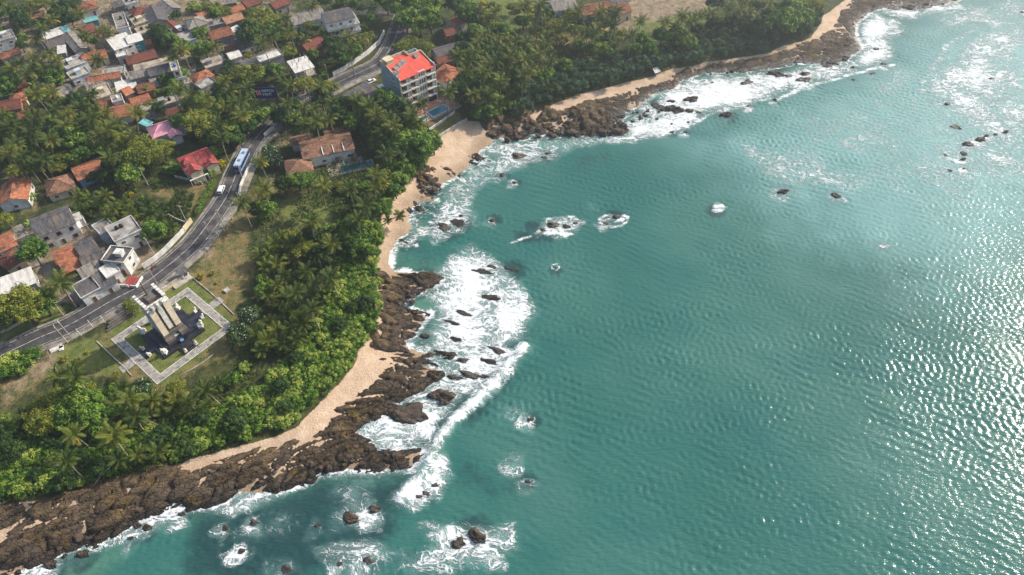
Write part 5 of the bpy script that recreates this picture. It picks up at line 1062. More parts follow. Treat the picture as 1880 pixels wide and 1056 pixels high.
# ------------------------------------------------------------------ monument
cW = [G(*p) for p in ((345,530),(427,594),(293,708),(203,626))]; cx = sum(p[0] for p in cW)/4; cy = sum(p[1] for p in cW)/4; MA = math.atan2(.769, .638)
M_GRAN = surf("black_granite", S(26,28,34), S(42,44,50), .35, .5, 5, S(60,60,66), .8, spec=.5); M_GRAN2 = surf("grey_stone", S(84,78,74), S(110,102,94), .8, .6, 5); M_CREAM = surf("cream_pillar", S(218,200,172), S(230,214,188), .75, .4, 5, S(196,176,150), .5); M_PALEB = surf("blue_grey_panel", S(150,164,178), S(172,184,194), .7, .4, 4); M_MWHITE = surf("monument_white", S(226,222,212), S(208,202,192), .7, .5, 4, S(170,164,154), .7)
# paths (structure): local x along the W-N direction, y towards the road side
def ml(x, y): c, s = math.cos(MA), math.sin(MA); return (cx+x*c-y*s, cy+x*s+y*c)
def mrect(x0, y0, x1, y1, z): return [(*ml(x0, y0), z), (*ml(x1, y0), z), (*ml(x1, y1), z), (*ml(x0, y1), z)], [(0, 1, 2, 3)]
hx, hy, pw_ = 12.6, 11.8, 2.3; z = LAND+.05
sheet("paved_walk", [mrect(-hx, -hy, hx, -hy+pw_, z), mrect(-hx, hy-pw_, hx, hy, z), mrect(-hx, -hy+pw_, -hx+pw_, hy-pw_, z), mrect(hx-pw_, -hy+pw_, hx, hy-pw_, z), mrect(-hx-4, -1.4, -hx, 1.4, z), mrect(hx, -1.4, hx+4, 1.4, z), mrect(-hx+pw_, -1.5, -7, 1.5, z), mrect(7, -1.5, hx-pw_, 1.5, z), mrect(-1.5, -hy+pw_, 1.5, -7, z)], M_PAVE)
kb = []
for a, c, d, e in ((-hx, -hy, hx, hy), (-hx+pw_, -hy+pw_, hx-pw_, hy-pw_)):
    for q in ((a-.08, c-.08, d+.08, c+.08), (a-.08, e-.08, d+.08, e+.08), (a-.08, c+.08, a+.08, e-.08), (d-.08, c+.08, d+.08, e-.08)): kb.append(mrect(*q, z+.012))
sheet("walk_edging", kb, M_MWHITE)
LANDMARKS.append(("white monument tower", cx, cy))
mo = thing("monument", "tall white monument tower with cream pillars on a black granite platform", "monument", (cx, cy, LAND-.05), MA)
b = MB(); b.box(-6.6, -6.2, 0, 6.6, 5.6, .55); b.box(-9.8, -1.7, 0, -6.6, 1.7, .5); b.box(6.6, -1.7, 0, 9.8, 1.7, .5); b.box(-2, -9.2, 0, 2, -6.2, .5); b.build("granite_platform", M_GRAN, mo)
b = MB(); b.box(-5.2, -4.6, .55, 5.2, 4.4, 1.3); b.build("platform_step", M_GRAN, mo)
TY = .6   # tower: width along x 8, depth y
b = MB(); b.box(-4.2, TY-3.4, 1.3, 4.2, TY+3.6, 3.4); b.box(-4.4, TY-5.0, 1.3, -1.3, TY-3.4, 2.3); b.box(1.3, TY-5.0, 1.3, 4.4, TY-3.4, 2.7); b.box(-1.3, TY-4.4, 1.3, 1.3, TY-3.4, 1.9); b.build("plinth", M_GRAN2, mo)
hT = 14.5
b = MB(); b.box(-3.7, TY-2.5, 3.4, 3.7, TY+3.2, hT); b.build("shaft", M_GRAN2, mo)
for x0, x1, zb, m in ((-3.9, -1.75, 3.4, M_CREAM), (-.85, .85, 4.6, M_MWHITE), (1.75, 3.9, 4.2, M_CREAM)): MB().box(x0, TY-3.1, zb, x1, TY-2.503, hT).build("pillar", m, mo)
for s in (-1, 1):
    for y0, y1 in ((TY-2.3, TY-.2), (TY+.5, TY+3.0)): MB().box(s*3.703 if s > 0 else -3.95, y0, 2.2, 3.95 if s > 0 else -3.703, y1, hT).build("side_panel", M_PALEB, mo)
b = MB(); b.box(-4.3, TY-3.5, hT, 4.3, TY+3.9, hT+.5); b.box(-4.0, TY-3.2, hT+.5, -3.2, TY+3.6, hT+1.3); b.box(3.2, TY-3.2, hT+.5, 4.0, TY+3.6, hT+1.3); b.box(-3.2, TY-3.2, hT+.5, 3.2, TY-2.3, hT+1.3); b.build("cornice", M_MWHITE, mo)
b = MB(); b.box(-3.15, TY-2.25, hT+.5, 3.15, TY+3.5, hT+.75); b.build("roof_deck", M_GRAN2, mo)
b = MB()
for k in range(5):
    y = TY-2.6+k*1.5
    for s in (-1, 1): b.box(s*3.75-.55, y-.42, hT+1.305, s*3.75+.55, y+.42, hT+2.3)
for x in (-2.0, 0, 2.0): b.box(x-.6, TY-3.7, hT+.9, x+.6, TY-3.203, hT+1.9); b.box(x-.35, TY-4.2, hT+.2, x+.35, TY-3.503, hT+1.2)
b.build("battlement", M_MWHITE, mo)
MB().box(-1.6, TY-1.2, hT+.755, 1.6, TY+2, hT+1.9).build("roof_house", M_GRAN2, mo); MB().tube([(0, TY+1.4, hT+1.9), (0, TY+1.4, hT+4.2), (0, TY+1.4, hT+7)], [.4, .26, .12], 8).build("spire", surf("bronze_spire", S(74,66,48), S(100,90,66), .6, .8, 3), mo)
MB().box(-.9, TY-4.42, 1.905, .9, TY-3.6, 1.98).build("basin_glass", surf("basin_glass", S(140,170,166), S(160,186,180), .2, .8, 2), mo); MB().tube([(0, TY-5.7, 1.3), (0, TY-5.7, 1.42)], [.55, .55], 10).build("blue_basin", surf("blue_basin", S(70,130,180), S(90,150,196), .5, 1, 2), mo)
for ch in mo.children:
    if ch.name.split('.')[0] in ('plinth', 'shaft', 'pillar', 'side_panel', 'cornice', 'roof_deck', 'battlement', 'roof_house', 'spire', 'basin_glass'): ch.scale = (.76, .86, 1.0)
CLEAR.append([(195,626),(255,500),(300,500),(440,594),(293,715)])
def statue(px, py, s, label, rz, zb):
    x, y = G(px, py, LAND+.8); t = thing("statue", label, "statue", (x, y, zb), rz, "white statues around the monument")
    MB().taper(-.55*s, -.55*s, 0, .55*s, .55*s, .45*s, .08*s).build("pedestal", M_MWHITE, t); b = MB()
    b.ball((0, -.12*s, .85*s), (.42*s, .55*s, .42*s), 0, 9, 6); b.ball((0, .25*s, 1.25*s), (.34*s, .34*s, .55*s), 0, 9, 6); b.ball((0, .38*s, 1.85*s), (.26*s, .32*s, .28*s), 0, 9, 6); b.ball((0, .66*s, 1.78*s), (.13*s, .14*s, .12*s), 0, 7, 5)
    for q in (-1, 1): b.tube([(q*.2*s, .45*s, 1.2*s), (q*.22*s, .55*s, .5*s)], [.14*s, .11*s], 6); b.ball((q*.36*s, -.3*s, .66*s), (.2*s, .34*s, .22*s), 0, 7, 5); b.tube([(q*.2*s, .3*s, 2.05*s), (q*.22*s, .3*s, 2.2*s)], [.07*s, .03*s], 5)
    b.build("figure", M_MWHITE, t, True)
for px_, py_, s, l in ((326,566,1.25,"large white statue at the platform's back right corner"),(358,571,.85,"small white statue left of the right hand walk"),(371,582,.85,"small white statue right of the right hand walk"),(368,598,1.35,"large white statue at the platform's right corner"),(359,630,.85,"small white statue on the seaward walk, right side"),(340,644,.85,"small white statue on the seaward walk, left side"),(302,647,1.3,"large white statue at the platform's front left corner"),(274,651,.85,"small white statue at the left walk, nearer the sea"),(262,640,.85,"small white statue at the left walk, nearer the road"),(262,609,1.4,"large white statue at the platform's back left corner"),(277,590,.9,"small white statue beside the tower's left wall")):
    x, y = G(px_, py_, LAND+.8); statue(px_, py_, s, l, math.atan2(y-cy, x-cx)-math.pi/2, LAND+(.48 if s > 1 else .4))
# stone terraces, cream sign wall and guard hut beside the road
def qbox(name, label, cat, p, sx, sy, h, rz, mat, z0=LAND-.05):
    x, y = G(*p, z0); b = MB(); b.box(-sx/2, -sy/2, 0, sx/2, sy/2, h); o = b.build(name, mat); o.location = (x, y, z0); o.rotation_euler = (0, 0, rz); return tag(o, label, cat)
ts = thing("stone_terrace", "grey stepped stone terrace behind the monument, beside the road", "terrace", (*G(224,584), LAND-.02), MA)
for k in range(4): MB().box(-5.5+k*.9, k*.75-1.5, 0, 4.5-k*.6, (k+1)*.75-1.5, .28*(k+1)).build("step", M_GRAN2, ts)
sw = thing("sign_wall", "long cream garden wall with a dark planter beside the road", "wall", (*G(319,524), LAND-.05), MA); MB().box(-5, -.25, 0, 5, .25, 1.5).build("wall_panel", WM['cream'], sw); MB().box(-5.1, -.32, 1.503, 5.1, .32, 1.62).build("coping", M_CONC, sw); MB().box(-7.6, -.5, 0, -5.2, .5, 1.2).build("planter", M_GRAN, sw)
gx_, gy_ = G(340,507); gd = thing("guard_hut", "small white guard hut with a dark roof at the cream wall's end", "hut", (gx_, gy_, LAND-.05), MA); MB().box(-1.1, -1.1, 0, 1.1, 1.1, 2.4).build("wall", WM['white'], gd); MB().box(-1.5, -1.5, 2.4, 1.5, 1.5, 2.6).build("roof", RM['dark'], gd); inst("window", WIN['w'], gd, (0, -1.13, .9)); inst("door", DOOR, gd, (1.13, 0, .1), math.pi/2)
qbox("concrete_slab", "low pale concrete slab in front of the guard hut", "slab", (336,519), 6, 1.6, .4, MA, M_CONC); qbox("concrete_block", "small square concrete block on the dry lawn", "block", (417,534), 1.6, 1.4, .6, MA, M_CONC)
qbox("garden_bench", "pale broken slab lying by the lower lawn road edge", "slab", (104,640), 3.4, 1.6, .25, .7, M_MWHITE); qbox("garden_slab", "second pale slab right of the broken slab", "slab", (113,640), 1.2, 1.8, .25, .4, M_MWHITE)
# ------------------------------------------------------------------ signs
def text_mesh(s, size, mat):
    c = bpy.data.curves.new("lettering", 'FONT'); c.body = s; c.size = size; c.align_x = 'LEFT'; c.extrude = .03; c.offset = .012; o = bpy.data.objects.new("tmp", c); COL.objects.link(o); dg = bpy.context.evaluated_depsgraph_get(); me = bpy.data.meshes.new_from_object(o.evaluated_get(dg)); bpy.data.objects.remove(o); me.materials.clear(); me.materials.append(mat); me.name = "lettering"; return me
zb = LAND+6; p0 = Vector((*G(471,181,zb), zb)); p1 = Vector((*G(511,180,zb), zb)); W_ = (p1-p0).length; an = math.atan2(p1.y-p0.y, p1.x-p0.x)
bb = thing("billboard", "dark blue paint billboard with white lettering on steel posts", "billboard", (p0.x, p0.y, LAND-.05), an); LANDMARKS.append(("blue billboard", p0.x+W_/2, p0.y)); Hb = 4.8
M_NAVY = surf("billboard_blue", S(20,34,84), S(24,40,92), .5, .4, 2); M_LETTER = surf("letter_white", S(226,226,230), S(214,214,220), .6, 1, 2); M_LRED = surf("logo_red", S(196,40,48), S(180,34,44), .6, 1, 2); M_LBLUE = surf("billboard_strip", S(60,50,130), S(50,44,120), .6, .5, 2)
MB().box(0, -.1, 6, W_, .1, 6+Hb).build("panel", M_NAVY, bb); MB().box(0, -.13, 6.1, W_, -.103, 6.5).build("blue_strip", M_LBLUE, bb)
for x in (W_*.15, W_*.5, W_*.85): MB().box(x-.12, .1, 0, x+.12, .34, 6+Hb*.8).build("post", M_DARKMET, bb)
for s, z, sz in (("NIPPON", 6+Hb*.60, 1.62), ("PAINT", 6+Hb*.27, 1.62)):
    l = link("lettering", text_mesh(s, sz, M_LETTER), bb); l.rotation_euler = (math.pi/2, 0, 0); l.location = (W_*.34, -.13, z); l.scale = (W_/12*1.12, 1, 1)
lg = MB(); x0, x1, z0, z1 = W_*.06, W_*.30, 6+Hb*.30, 6+Hb*.80; lg.box(x0, -.13, z0, x1, -.103, z1, 0); w4 = (x1-x0)/5
for k in range(3): xx = x0+w4*(.4+1.5*k); lg.hexa([(xx, -.16, z0+.25), (xx+w4*.7, -.16, z0+.25), (xx+w4*.7, -.133, z0+.25), (xx, -.133, z0+.25), (xx+w4*.5, -.16, z1-.25), (xx+w4*1.1, -.16, z1-.25), (xx+w4*1.1, -.133, z1-.25), (xx+w4*.5, -.133, z1-.25)], 1)
lg.build("logo", [M_LRED, M_LETTER], bb); CLEAR.append([(464,158),(516,158),(516,196),(464,196)])
zb = LAND+4; p0 = Vector((*G(427,246,zb), zb)); p1 = Vector((*G(443,243,zb), zb)); an = math.atan2(p1.y-p0.y, p1.x-p0.x); W_ = (p1-p0).length
gs = thing("road_sign", "green road direction sign with rounded corners beside the bend", "road sign", (p0.x, p0.y, LAND-.05), an); pr = []
for k in range(24):
    a = 6.283*k/24; pr.append((W_/2+(W_/2-.4)*(1 if math.cos(a) > 0 else -1)+.4*math.cos(a), 5.3+1.2*(1 if math.sin(a) > 0 else -1)+.4*math.sin(a)))
b = MB(); n = 24; b.v = [(x, -.05, z) for x, z in pr]+[(x, .05, z) for x, z in pr]; b.f = [tuple(range(n)), tuple(range(2*n-1, n-1, -1))]+[(i, i+n, (i+1) % n+n, (i+1) % n) for i in range(n)]; b.m = [0]*len(b.f); b.build("panel", surf("sign_green", S(24,140,120), S(30,152,132), .45, .5, 2), gs)
for x in (W_*.25, W_*.75): MB().box(x-.07, .06, 0, x+.07, .2, 6.2).build("post", M_CONC, gs)
for z, a in ((5.7, .62), (5.1, .5), (4.5, .55)): MB().box(W_*.15, -.075, z, W_*(.15+a), -.052, z+.2).build("lettering_bar", M_LETTER, gs)
CLEAR.append([(424,236),(446,236),(446,250),(424,250)])
# ------------------------------------------------------------------ vehicles
M_TYRE = surf("tyre_rubber", S(24,24,26), S(36,36,36), .9, 2, 2); M_RIM = surf("wheel_rim", S(150,150,154), S(120,120,124), .4, 2, 2, metal=.6); M_CHW = surf("car_white", S(226,226,224), S(216,216,214), .3, .5, 2, spec=.5); M_BUSB = surf("bus_blue", S(86,110,150), S(70,94,136), .4, .6, 2, spec=.5); M_BUSW = surf("bus_roof_white", S(160,180,204), S(182,196,212), .5, .5, 4); M_LAMP = surf("lamp_lens", S(226,220,200), S(240,236,220), .2, 1, 2); M_RLAMP = surf("tail_lens", S(160,24,20), S(180,34,28), .3, 1, 2); M_VEHGL = surf("vehicle_glass", S(20,24,30), S(34,40,46), .1, .6, 2, spec=.5)
def wheels(o, xs, y, r, w):
    for x in xs:
        for s in (-1, 1):
            wb = MB(); wb.tube([(x, s*y-w/2, r), (x, s*y+w/2, r)], [r, r], 14); wo = wb.build("wheel", M_TYRE, o, False); MB().tube([(x, s*(y+w/2-.02), r), (x, s*(y+w/2+.02), r)], [r*.55, r*.5], 10).build("rim", M_RIM, wo)
def loft(b, secs, m=0):
    n = len(secs[0]); k0 = len(b.v)
    for s in secs: b.v += s
    for i in range(len(secs)-1):
        for k in range(n): b.f.append((k0+i*n+k, k0+i*n+(k+1) % n, k0+(i+1)*n+(k+1) % n, k0+(i+1)*n+k)); b.m.append(m)
    b.f.append(tuple(k0+k for k in range(n-1, -1, -1))); b.m.append(m); b.f.append(tuple(k0+(len(secs)-1)*n+k for k in range(n))); b.m.append(m)
def rrect(x, w, z0, z1, c=.12): return [(x, -w+c, z0), (x, w-c, z0), (x, w, z0+c), (x, w, z1-c), (x, w-c, z1), (x, -w+c, z1), (x, -w, z1-c), (x, -w, z0+c)]
def road_dir(px, py):
    p = Vector(G(px, py)); k = min(range(len(roadW)-1), key=lambda i: (Vector(roadW[i])-p).length); d = Vector(roadW[k+1])-Vector(roadW[max(0, k-1)]); return math.atan2(d.y, d.x)
def bus(px, py):
    x, y = G(px, py, LAND+1.6); o = thing("bus", "pale blue bus with a white roof driving along the coast road", "bus", (x, y, LAND+.036), road_dir(px, py)+math.pi); LANDMARKS.append(("blue bus", x, y))
    b = MB(); loft(b, [rrect(-5.1, 1.15, .5, 2.95, .15), rrect(-5.0, 1.22, .38, 3.05), rrect(4.85, 1.22, .38, 3.05), rrect(5.15, 1.12, .5, 2.7, .2)]); b.build("body", M_BUSB, o)
    b = MB(); b.box(-4.9, -1.16, 3.052, 4.75, 1.16, 3.14); 
    for k in range(9): b.box(-4.5+k*1.05, -1.1, 3.14, -4.42+k*1.05, 1.1, 3.17)
    b.build("roof", M_BUSW, o)
    for q in ((-2.5, .2, 3.143), (1.8, 0, 3.143)): MB().box(q[0]-.5, q[1]-.45, q[2], q[0]+.5, q[1]+.45, q[2]+.14).build("roof_hatch", M_RIM, o)
    for s in (-1, 1):
        for k in range(7): MB().box(-4.6+k*1.3, s*1.225-.012, 1.6, -3.45+k*1.3, s*1.225+.012, 2.55).build("window", M_VEHGL, o)
        MB().box(-4.95, s*1.228-.01, .95, 4.8, s*1.228+.01, 1.25).build("side_stripe", M_BUSW, o)
    MB().hexa([(5.03, -1, 1.4), (5.13, -1, 1.4), (5.13, 1, 1.4), (5.03, 1, 1.4), (5.1, -1, 2.6), (5.19, -1, 2.6), (5.19, 1, 2.6), (5.1, 1, 2.6)]).build("windscreen", M_VEHGL, o)
    for s in (-1, 1): MB().box(5.06, s*.8-.15, .75, 5.2, s*.8+.15, 1.0).build("headlight", M_LAMP, o); MB().box(-5.17, s*.85-.12, .8, -5.05, s*.85+.12, 1.2).build("tail_light", M_RLAMP, o)
    wheels(o, (-3.1, 3.2), 1.08, .5, .3)
def van(px, py, label, rz=None, cat="van", name="van", s=1., zz=LAND+.036):
    x, y = G(px, py, LAND+1); o = thing(name, label, cat, (x, y, zz), road_dir(px, py) if rz is None else rz); o.scale = (s, s, s)
    b = MB(); loft(b, [rrect(-2.25, .78, .5, 1.75), rrect(-2.2, .86, .32, 1.9), rrect(1.2, .86, .32, 1.92), rrect(1.75, .85, .32, 1.25), rrect(2.25, .8, .4, 1.05)]); b.build("body", M_CHW, o)
    for q in (-1, 1):
        for k in range(3): MB().box(-1.95+k*1.05, q*.862-.012, 1.12, -1.05+k*1.05, q*.862+.012, 1.68).build("window", M_VEHGL, o)
        MB().box(2.2, q*.58-.14, .7, 2.29, q*.58+.14, .9).build("headlight", M_LAMP, o); MB().box(-2.3, q*.68-.08, .8, -2.22, q*.68+.08, 1.15).build("tail_light", M_RLAMP, o)
    MB().hexa([(1.26, -.72, 1.84), (1.72, -.74, 1.26), (1.72, .74, 1.26), (1.26, .72, 1.84), (1.3, -.72, 1.9), (1.78, -.74, 1.3), (1.78, .74, 1.3), (1.3, .72, 1.9)]).build("windscreen", M_VEHGL, o); MB().box(-2.27, -.66, 1.15, -2.235, .66, 1.7).build("rear_window", M_VEHGL, o)
    wheels(o, (-1.4, 1.4), .78, .32, .2); return o
def car(px, py, label, rz):
    x, y = G(px, py, LAND+.7); o = thing("parked_car", label, "car", (x, y, LAND+.02), rz); b = MB()
    loft(b, [rrect(-2.1, .74, .4, .85, .1), rrect(-1.9, .84, .28, .98, .1), rrect(1.8, .84, .28, .9, .1), rrect(2.1, .72, .38, .75, .1)]); b.build("body", M_CHW, o)
    c = MB(); loft(c, [[(-1.6, -.72, .97), (-1.6, .72, .97), (-1.15, .6, 1.42), (-1.15, -.6, 1.42)], [(-.2, -.76, .97), (-.2, .76, .97), (-.2, .62, 1.48), (-.2, -.62, 1.48)], [(1.2, -.74, .93), (1.2, .74, .93), (.45, .6, 1.44), (.45, -.6, 1.44)]]); c.build("cabin_glass", M_VEHGL, o); MB().box(-1.1, -.58, 1.475, .4, .58, 1.5).build("roof", M_CHW, o)
    for q in (-1, 1): MB().box(2.02, q*.55-.13, .6, 2.13, q*.55+.13, .74).build("headlight", M_LAMP, o)
    wheels(o, (-1.3, 1.3), .74, .31, .2)
bus(444, 295); van(406, 347, "white minivan following the bus along the coast road", s=.9); car(681, 149, "white car parked beside the hotel", .75); van(547, 219, "small white van parked under palms behind the villa", 1.9)
qq = G(452,229); van(452, 229, "dark shaded van at the roadside by the green sign", 1.4, s=.85)
# motorcycle with rider
x, y = G(281, 491, LAND+.6); mc = thing("motorcycle", "red motorcycle riding on the road below the house with the red porch", "motorcycle", (x, y, LAND+.036), road_dir(281, 491)); M_RED = surf("motorcycle_red", S(170,34,28), S(150,28,24), .4, 1, 2)
MB().hexa([(-.7, -.14, .55), (.35, -.14, .5), (.35, .14, .5), (-.7, .14, .55), (-.8, -.12, .82), (.3, -.13, .88), (.3, .13, .88), (-.8, .12, .82)]).build("body", M_RED, mc); MB().box(-.62, -.13, .84, .1, .13, .9).build("seat", M_TYRE, mc); MB().tube([(.72, 0, .3), (.5, 0, 1.05)], [.05, .05], 6).build("fork", M_RIM, mc); MB().tube([(.48, -.36, 1.06), (.5, 0, 1.05), (.48, .36, 1.06)], [.03, .03, .03], 6).build("handlebar", M_DARKMET, mc)
for xx in (-.62, .72): w = MB().tube([(xx, -.06, .3), (xx, .06, .3)], [.3, .3], 14).build("wheel", M_TYRE, mc)
def rider():
    v = [((0, 0, .95), .15), ((.05, 0, 1.2), .15), ((.12, 0, 1.42), .17), ((.16, 0, 1.56), .07), ((.2, 0, 1.66), .1), ((.2, 0, 1.78), .1), ((.14, .2, 1.42), .07), ((.3, .3, 1.2), .055), ((.46, .32, 1.09), .045), ((.14, -.2, 1.42), .07), ((.3, -.3, 1.2), .055), ((.46, -.32, 1.09), .045), ((.1, .14, .92), .1), ((.42, .2, .82), .085), ((.25, .2, .42), .06), ((.4, .2, .36), .05), ((.1, -.14, .92), .1), ((.42, -.2, .82), .085), ((.25, -.2, .42), .06), ((.4, -.2, .36), .05)]
    e = [(0, 1), (1, 2), (2, 3), (3, 4), (4, 5), (2, 6), (6, 7), (7, 8), (2, 9), (9, 10), (10, 11), (0, 12), (12, 13), (13, 14), (14, 15), (0, 16), (16, 17), (17, 18), (18, 19)]
    me = bpy.data.meshes.new("person"); me.from_pydata([(p[0]-.25, p[1], p[2]) for p, _ in v], e, []); bm = bmesh.new(); bm.from_mesh(me); ly = bm.verts.layers.skin.verify(); bm.verts.ensure_lookup_table()
    for i, (_, r) in enumerate(v): bm.verts[i][ly].radius = (r, r); bm.verts[i][ly].use_root = i == 0
    bm.to_mesh(me); bm.free(); me.materials.append(surf("rider_clothes", S(150,60,50), S(120,44,40), .9, 2, 2)); o = bpy.data.objects.new("person", me); COL.objects.link(o); o.modifiers.new("skin", 'SKIN'); m = o.modifiers.new("sub", 'SUBSURF'); m.levels = 1; m.render_levels = 1
    o.location = mc.location; o.rotation_euler = mc.rotation_euler; tag(o, "rider in reddish clothes sitting on the red motorcycle", "person"); MB().ball((-.05, 0, 1.76), (.15, .13, .14), 0, 9, 6).build("helmet", M_RED, o, True)
rider()
# ------------------------------------------------------------------ poles
def pole(px, py, h, label, arm=True):
    x, y = G(px, py); o = thing("utility_pole", label, "utility pole", (x, y, LAND-.1), road_dir(px, py), "utility poles along the road"); MB().tube([(0, 0, 0), (0, 0, h)], [.17, .1], 7).build("pole", M_CONC, o)
    if arm: MB().box(-.06, -.9, h-.5, .06, .9, h-.38).build("crossarm", M_CONC, o)
    b = MB()
    for q in (-.8, 0, .8): b.tube([(0, q, h-.38), (0, q, h-.2)], [.06, .05], 6)
    b.build("insulator", M_DARKMET, o); return (x, y, LAND-.1+h-.2)
PL = [(116,578,"utility pole on the lawn left of the road"),(131,620,"right one of two poles beside the lower road"),(124,629,"left one of two poles beside the lower road"),(284,469,"utility pole at the white roadside wall"),(293,528,"utility pole behind the monument tower"),(390,440,"utility pole on the seaward shoulder below the white van"),(412,418,"utility pole on the shoulder right of the lone post"),(344,410,"utility pole behind the tan gate wall"),(383,340,"utility pole below the red roofed house"),(447,331,"utility pole in front of the bus"),(652,143,"utility pole at the dark roof by the upper road"),(666,96,"utility pole behind the long white wall"),(603,146,"utility pole at the end of the long white wall"),(272,340,"utility pole on the scrubby lot")]
TP_ = [pole(a, b, 8.2 if a < 420 else 7.2, l) for a, b, l in PL]
def wire(a, b, label):
    w = MB(); n = 8; pts = []
    for k in range(n+1): u = k/n; pts.append((a[0]*(1-u)+b[0]*u, a[1]*(1-u)+b[1]*u, a[2]*(1-u)+b[2]*u-2.2*u*(1-u)))
    w.tube(pts, [.02]*(n+1), 4); tag(w.build("power_line", M_DARKMET), label, "power line")
wire(TP_[1], TP_[4], "power line from the lower pole pair to the pole behind the monument"); wire(TP_[4], TP_[5], "power line from the monument pole to the pole below the van"); wire(TP_[5], TP_[9], "power line from the pole below the van to the pole by the bus")
def post(px, py, label):
    x, y = G(px, py); o = thing("concrete_post", label, "post", (x, y, LAND-.1), road_dir(px, py)+1.57, "bent white posts along the shoulder"); MB().tube([(0, 0, 0), (0, 0, 2.2), (.25, 0, 2.6), (.6, 0, 2.75)], [.12, .1, .09, .07], 6).build("post_shaft", M_MWHITE, o)
for a, b, l in ((420,414,"bent white post, uppermost beside the road shoulder"),(412,424,"bent white post, second from the top beside the shoulder"),(402,436,"bent white post, lowest beside the dry lawn"),(428,402,"bent white post nearest the low white wall"),(149,616,"short white post at the lower road edge"),(193,592,"short white post left of the stone terrace"),(170,600,"short white post between the terrace and the pole pair"),(111,687,"leaning white post on the lower lawn")): post(a, b, l)
def do_fill():
    belt = [(0,905),(60,900),(140,885),(200,868),(250,850),(330,835),(390,815),(450,797),(540,770),(580,722),(612,695),(640,660),(645,615),(678,595),(670,540),(662,500),(662,450),(640,470),(610,540),(590,580),(560,640),(470,715),(400,745),(330,775),(230,790),(100,800),(0,770)]
    fill(belt, ['S','S','S','S','S','S','D'], 290, (4.2, 6.2), .50, 2.5)
    pan = [(945,212),(985,190),(1050,165),(1130,140),(1175,132),(1200,125),(1230,115),(1300,98),(1400,85),(1445,66),(1485,58),(1500,40),(1505,15),(1470,30),(1400,55),(1320,62),(1230,85),(1150,100),(1080,105),(1020,120),(990,150),(950,180)]
    fill(pan, ['P'], 170, (4.6, 7), .5, 2.5)
    fill([(420,180),(500,190),(700,190),(790,250),(740,310),(700,300),(660,240),(560,225),(470,232)], ['T0','D','R','D','S','Y','R'], 70, (6, 10), .55)
    fill([(830,70),(1000,60),(1100,110),(1000,185),(880,212),(835,180)], ['T0','T2','R','D','S','D','R'], 95, (5, 9), .5)
    fill([(0,205),(150,210),(260,255),(215,300),(200,330),(110,310),(0,310)], ['T0','R','D','Y','S','R'], 42, (5, 9), .55)
    fill([(660,300),(740,320),(720,380),(640,440),(560,470),(470,450),(490,600),(480,650),(420,710),(330,735),(230,760),(0,790),(130,700),(300,735),(440,690),(490,560),(500,450),(600,420)], ['B0','B1','B2','S','Y','R'], 90, (4, 8), .5)
    fill([(0,0),(700,0),(650,110),(500,200),(330,210),(200,220),(0,200)], ['R','D','Y','S','S','R','T4'], 72, (4, 8), .55)
    fill([(270,330),(360,330),(340,400),(200,400),(140,350)], ['S','G','Y'], 14, (1.5, 3), .6)
    fill([(500,330),(640,330),(640,420),(560,420),(470,400)], ['S','S','Y'], 10, (2, 4), .6)
    fill([(880,10),(1180,20),(1120,100),(980,70)], ['S','R','Y','G'], 45, (3, 7), .6)
    fill([(700,250),(800,255),(770,310),(715,330)], ['R','S','D'], 16, (5, 8), .5)
    fill([(600,420),(690,420),(690,600),(650,640),(600,600)], ['S'], 40, (4, 6), .48, 2.5)
    fill([(930,0),(1180,0),(1400,0),(1500,10),(1300,25),(1150,30)], ['R','T1','D'], 12, (6, 9), .6)
    fill([(340,180),(420,175),(470,230),(440,262),(380,262),(330,250)], ['R','D','S','T0','Y'], 30, (5, 8), .5)
    fill([(0,540),(110,555),(90,580),(0,600)], ['R','S','Y'], 8, (4, 7), .55)
# ------------------------------------------------------------------ rocks
t = NT("boulder_rock"); p = t.pos(); n1 = t.noise(p, .8, 6, .65); n2 = t.noise(p, 4, 4, .6); oi = t.add("ObjectInfo").outputs["Random"]
c = t.mix(t.rng(n1, .35, .65), S(34,29,26), S(82,68,52)); c = t.mix(t.rng(n2, .55, .72), c, S(112,92,70)); c = t.mix(t.math('MULTIPLY', oi, .4), c, S(92,74,58))
z = t.add("SeparateXYZ", {0: p}).outputs[2]; wm_ = t.rng(t.math('ADD', z, n1), .6, 1.5, 1, 0); c = t.mix(t.math('MULTIPLY', wm_, .6), c, S(22,19,18))
t.set(Base_Color=c, Roughness=t.rng(wm_, 0, 1, .85, .35), Normal=t.bump(t.math('ADD', n1, t.math('MULTIPLY', n2, .4)), .3)); M_ROCK = t.m
def rock_mesh(seed):
    bm = bmesh.new(); bmesh.ops.create_icosphere(bm, subdivisions=4, radius=1); co = np.array([v.co[:] for v in bm.verts]); r = np.random.default_rng(seed)
    for _ in range(9):                                   # flat broken faces
        n = r.normal(size=3); n /= np.linalg.norm(n); d = co@n; k = r.uniform(.5, .82); co -= np.outer(np.maximum(d-k, 0)*.85, n)
    o = r.random(6)*50; f = fbm(co[:, 0]*1.6+o[0], co[:, 1]*1.6+o[1]+co[:, 2]*1.1, 4)-.5; g = fbm(co[:, 2]*2.2+o[2], co[:, 0]*2.2+o[3]-co[:, 1], 4)-.5; h = fbm(co[:, 0]*6+o[4], co[:, 1]*6+co[:, 2]*5+o[5], 3)-.5
    co *= (1+.75*f+.6*g+.3*h)[:, None]
    for v, q in zip(bm.verts, co): v.co = q
    me = bpy.data.meshes.new("rock"); bm.to_mesh(me); bm.free(); me.materials.append(M_ROCK); return me
RKM = [rock_mesh(s) for s in range(6)]; ROCKOBJ = []
rr = random.Random(12)
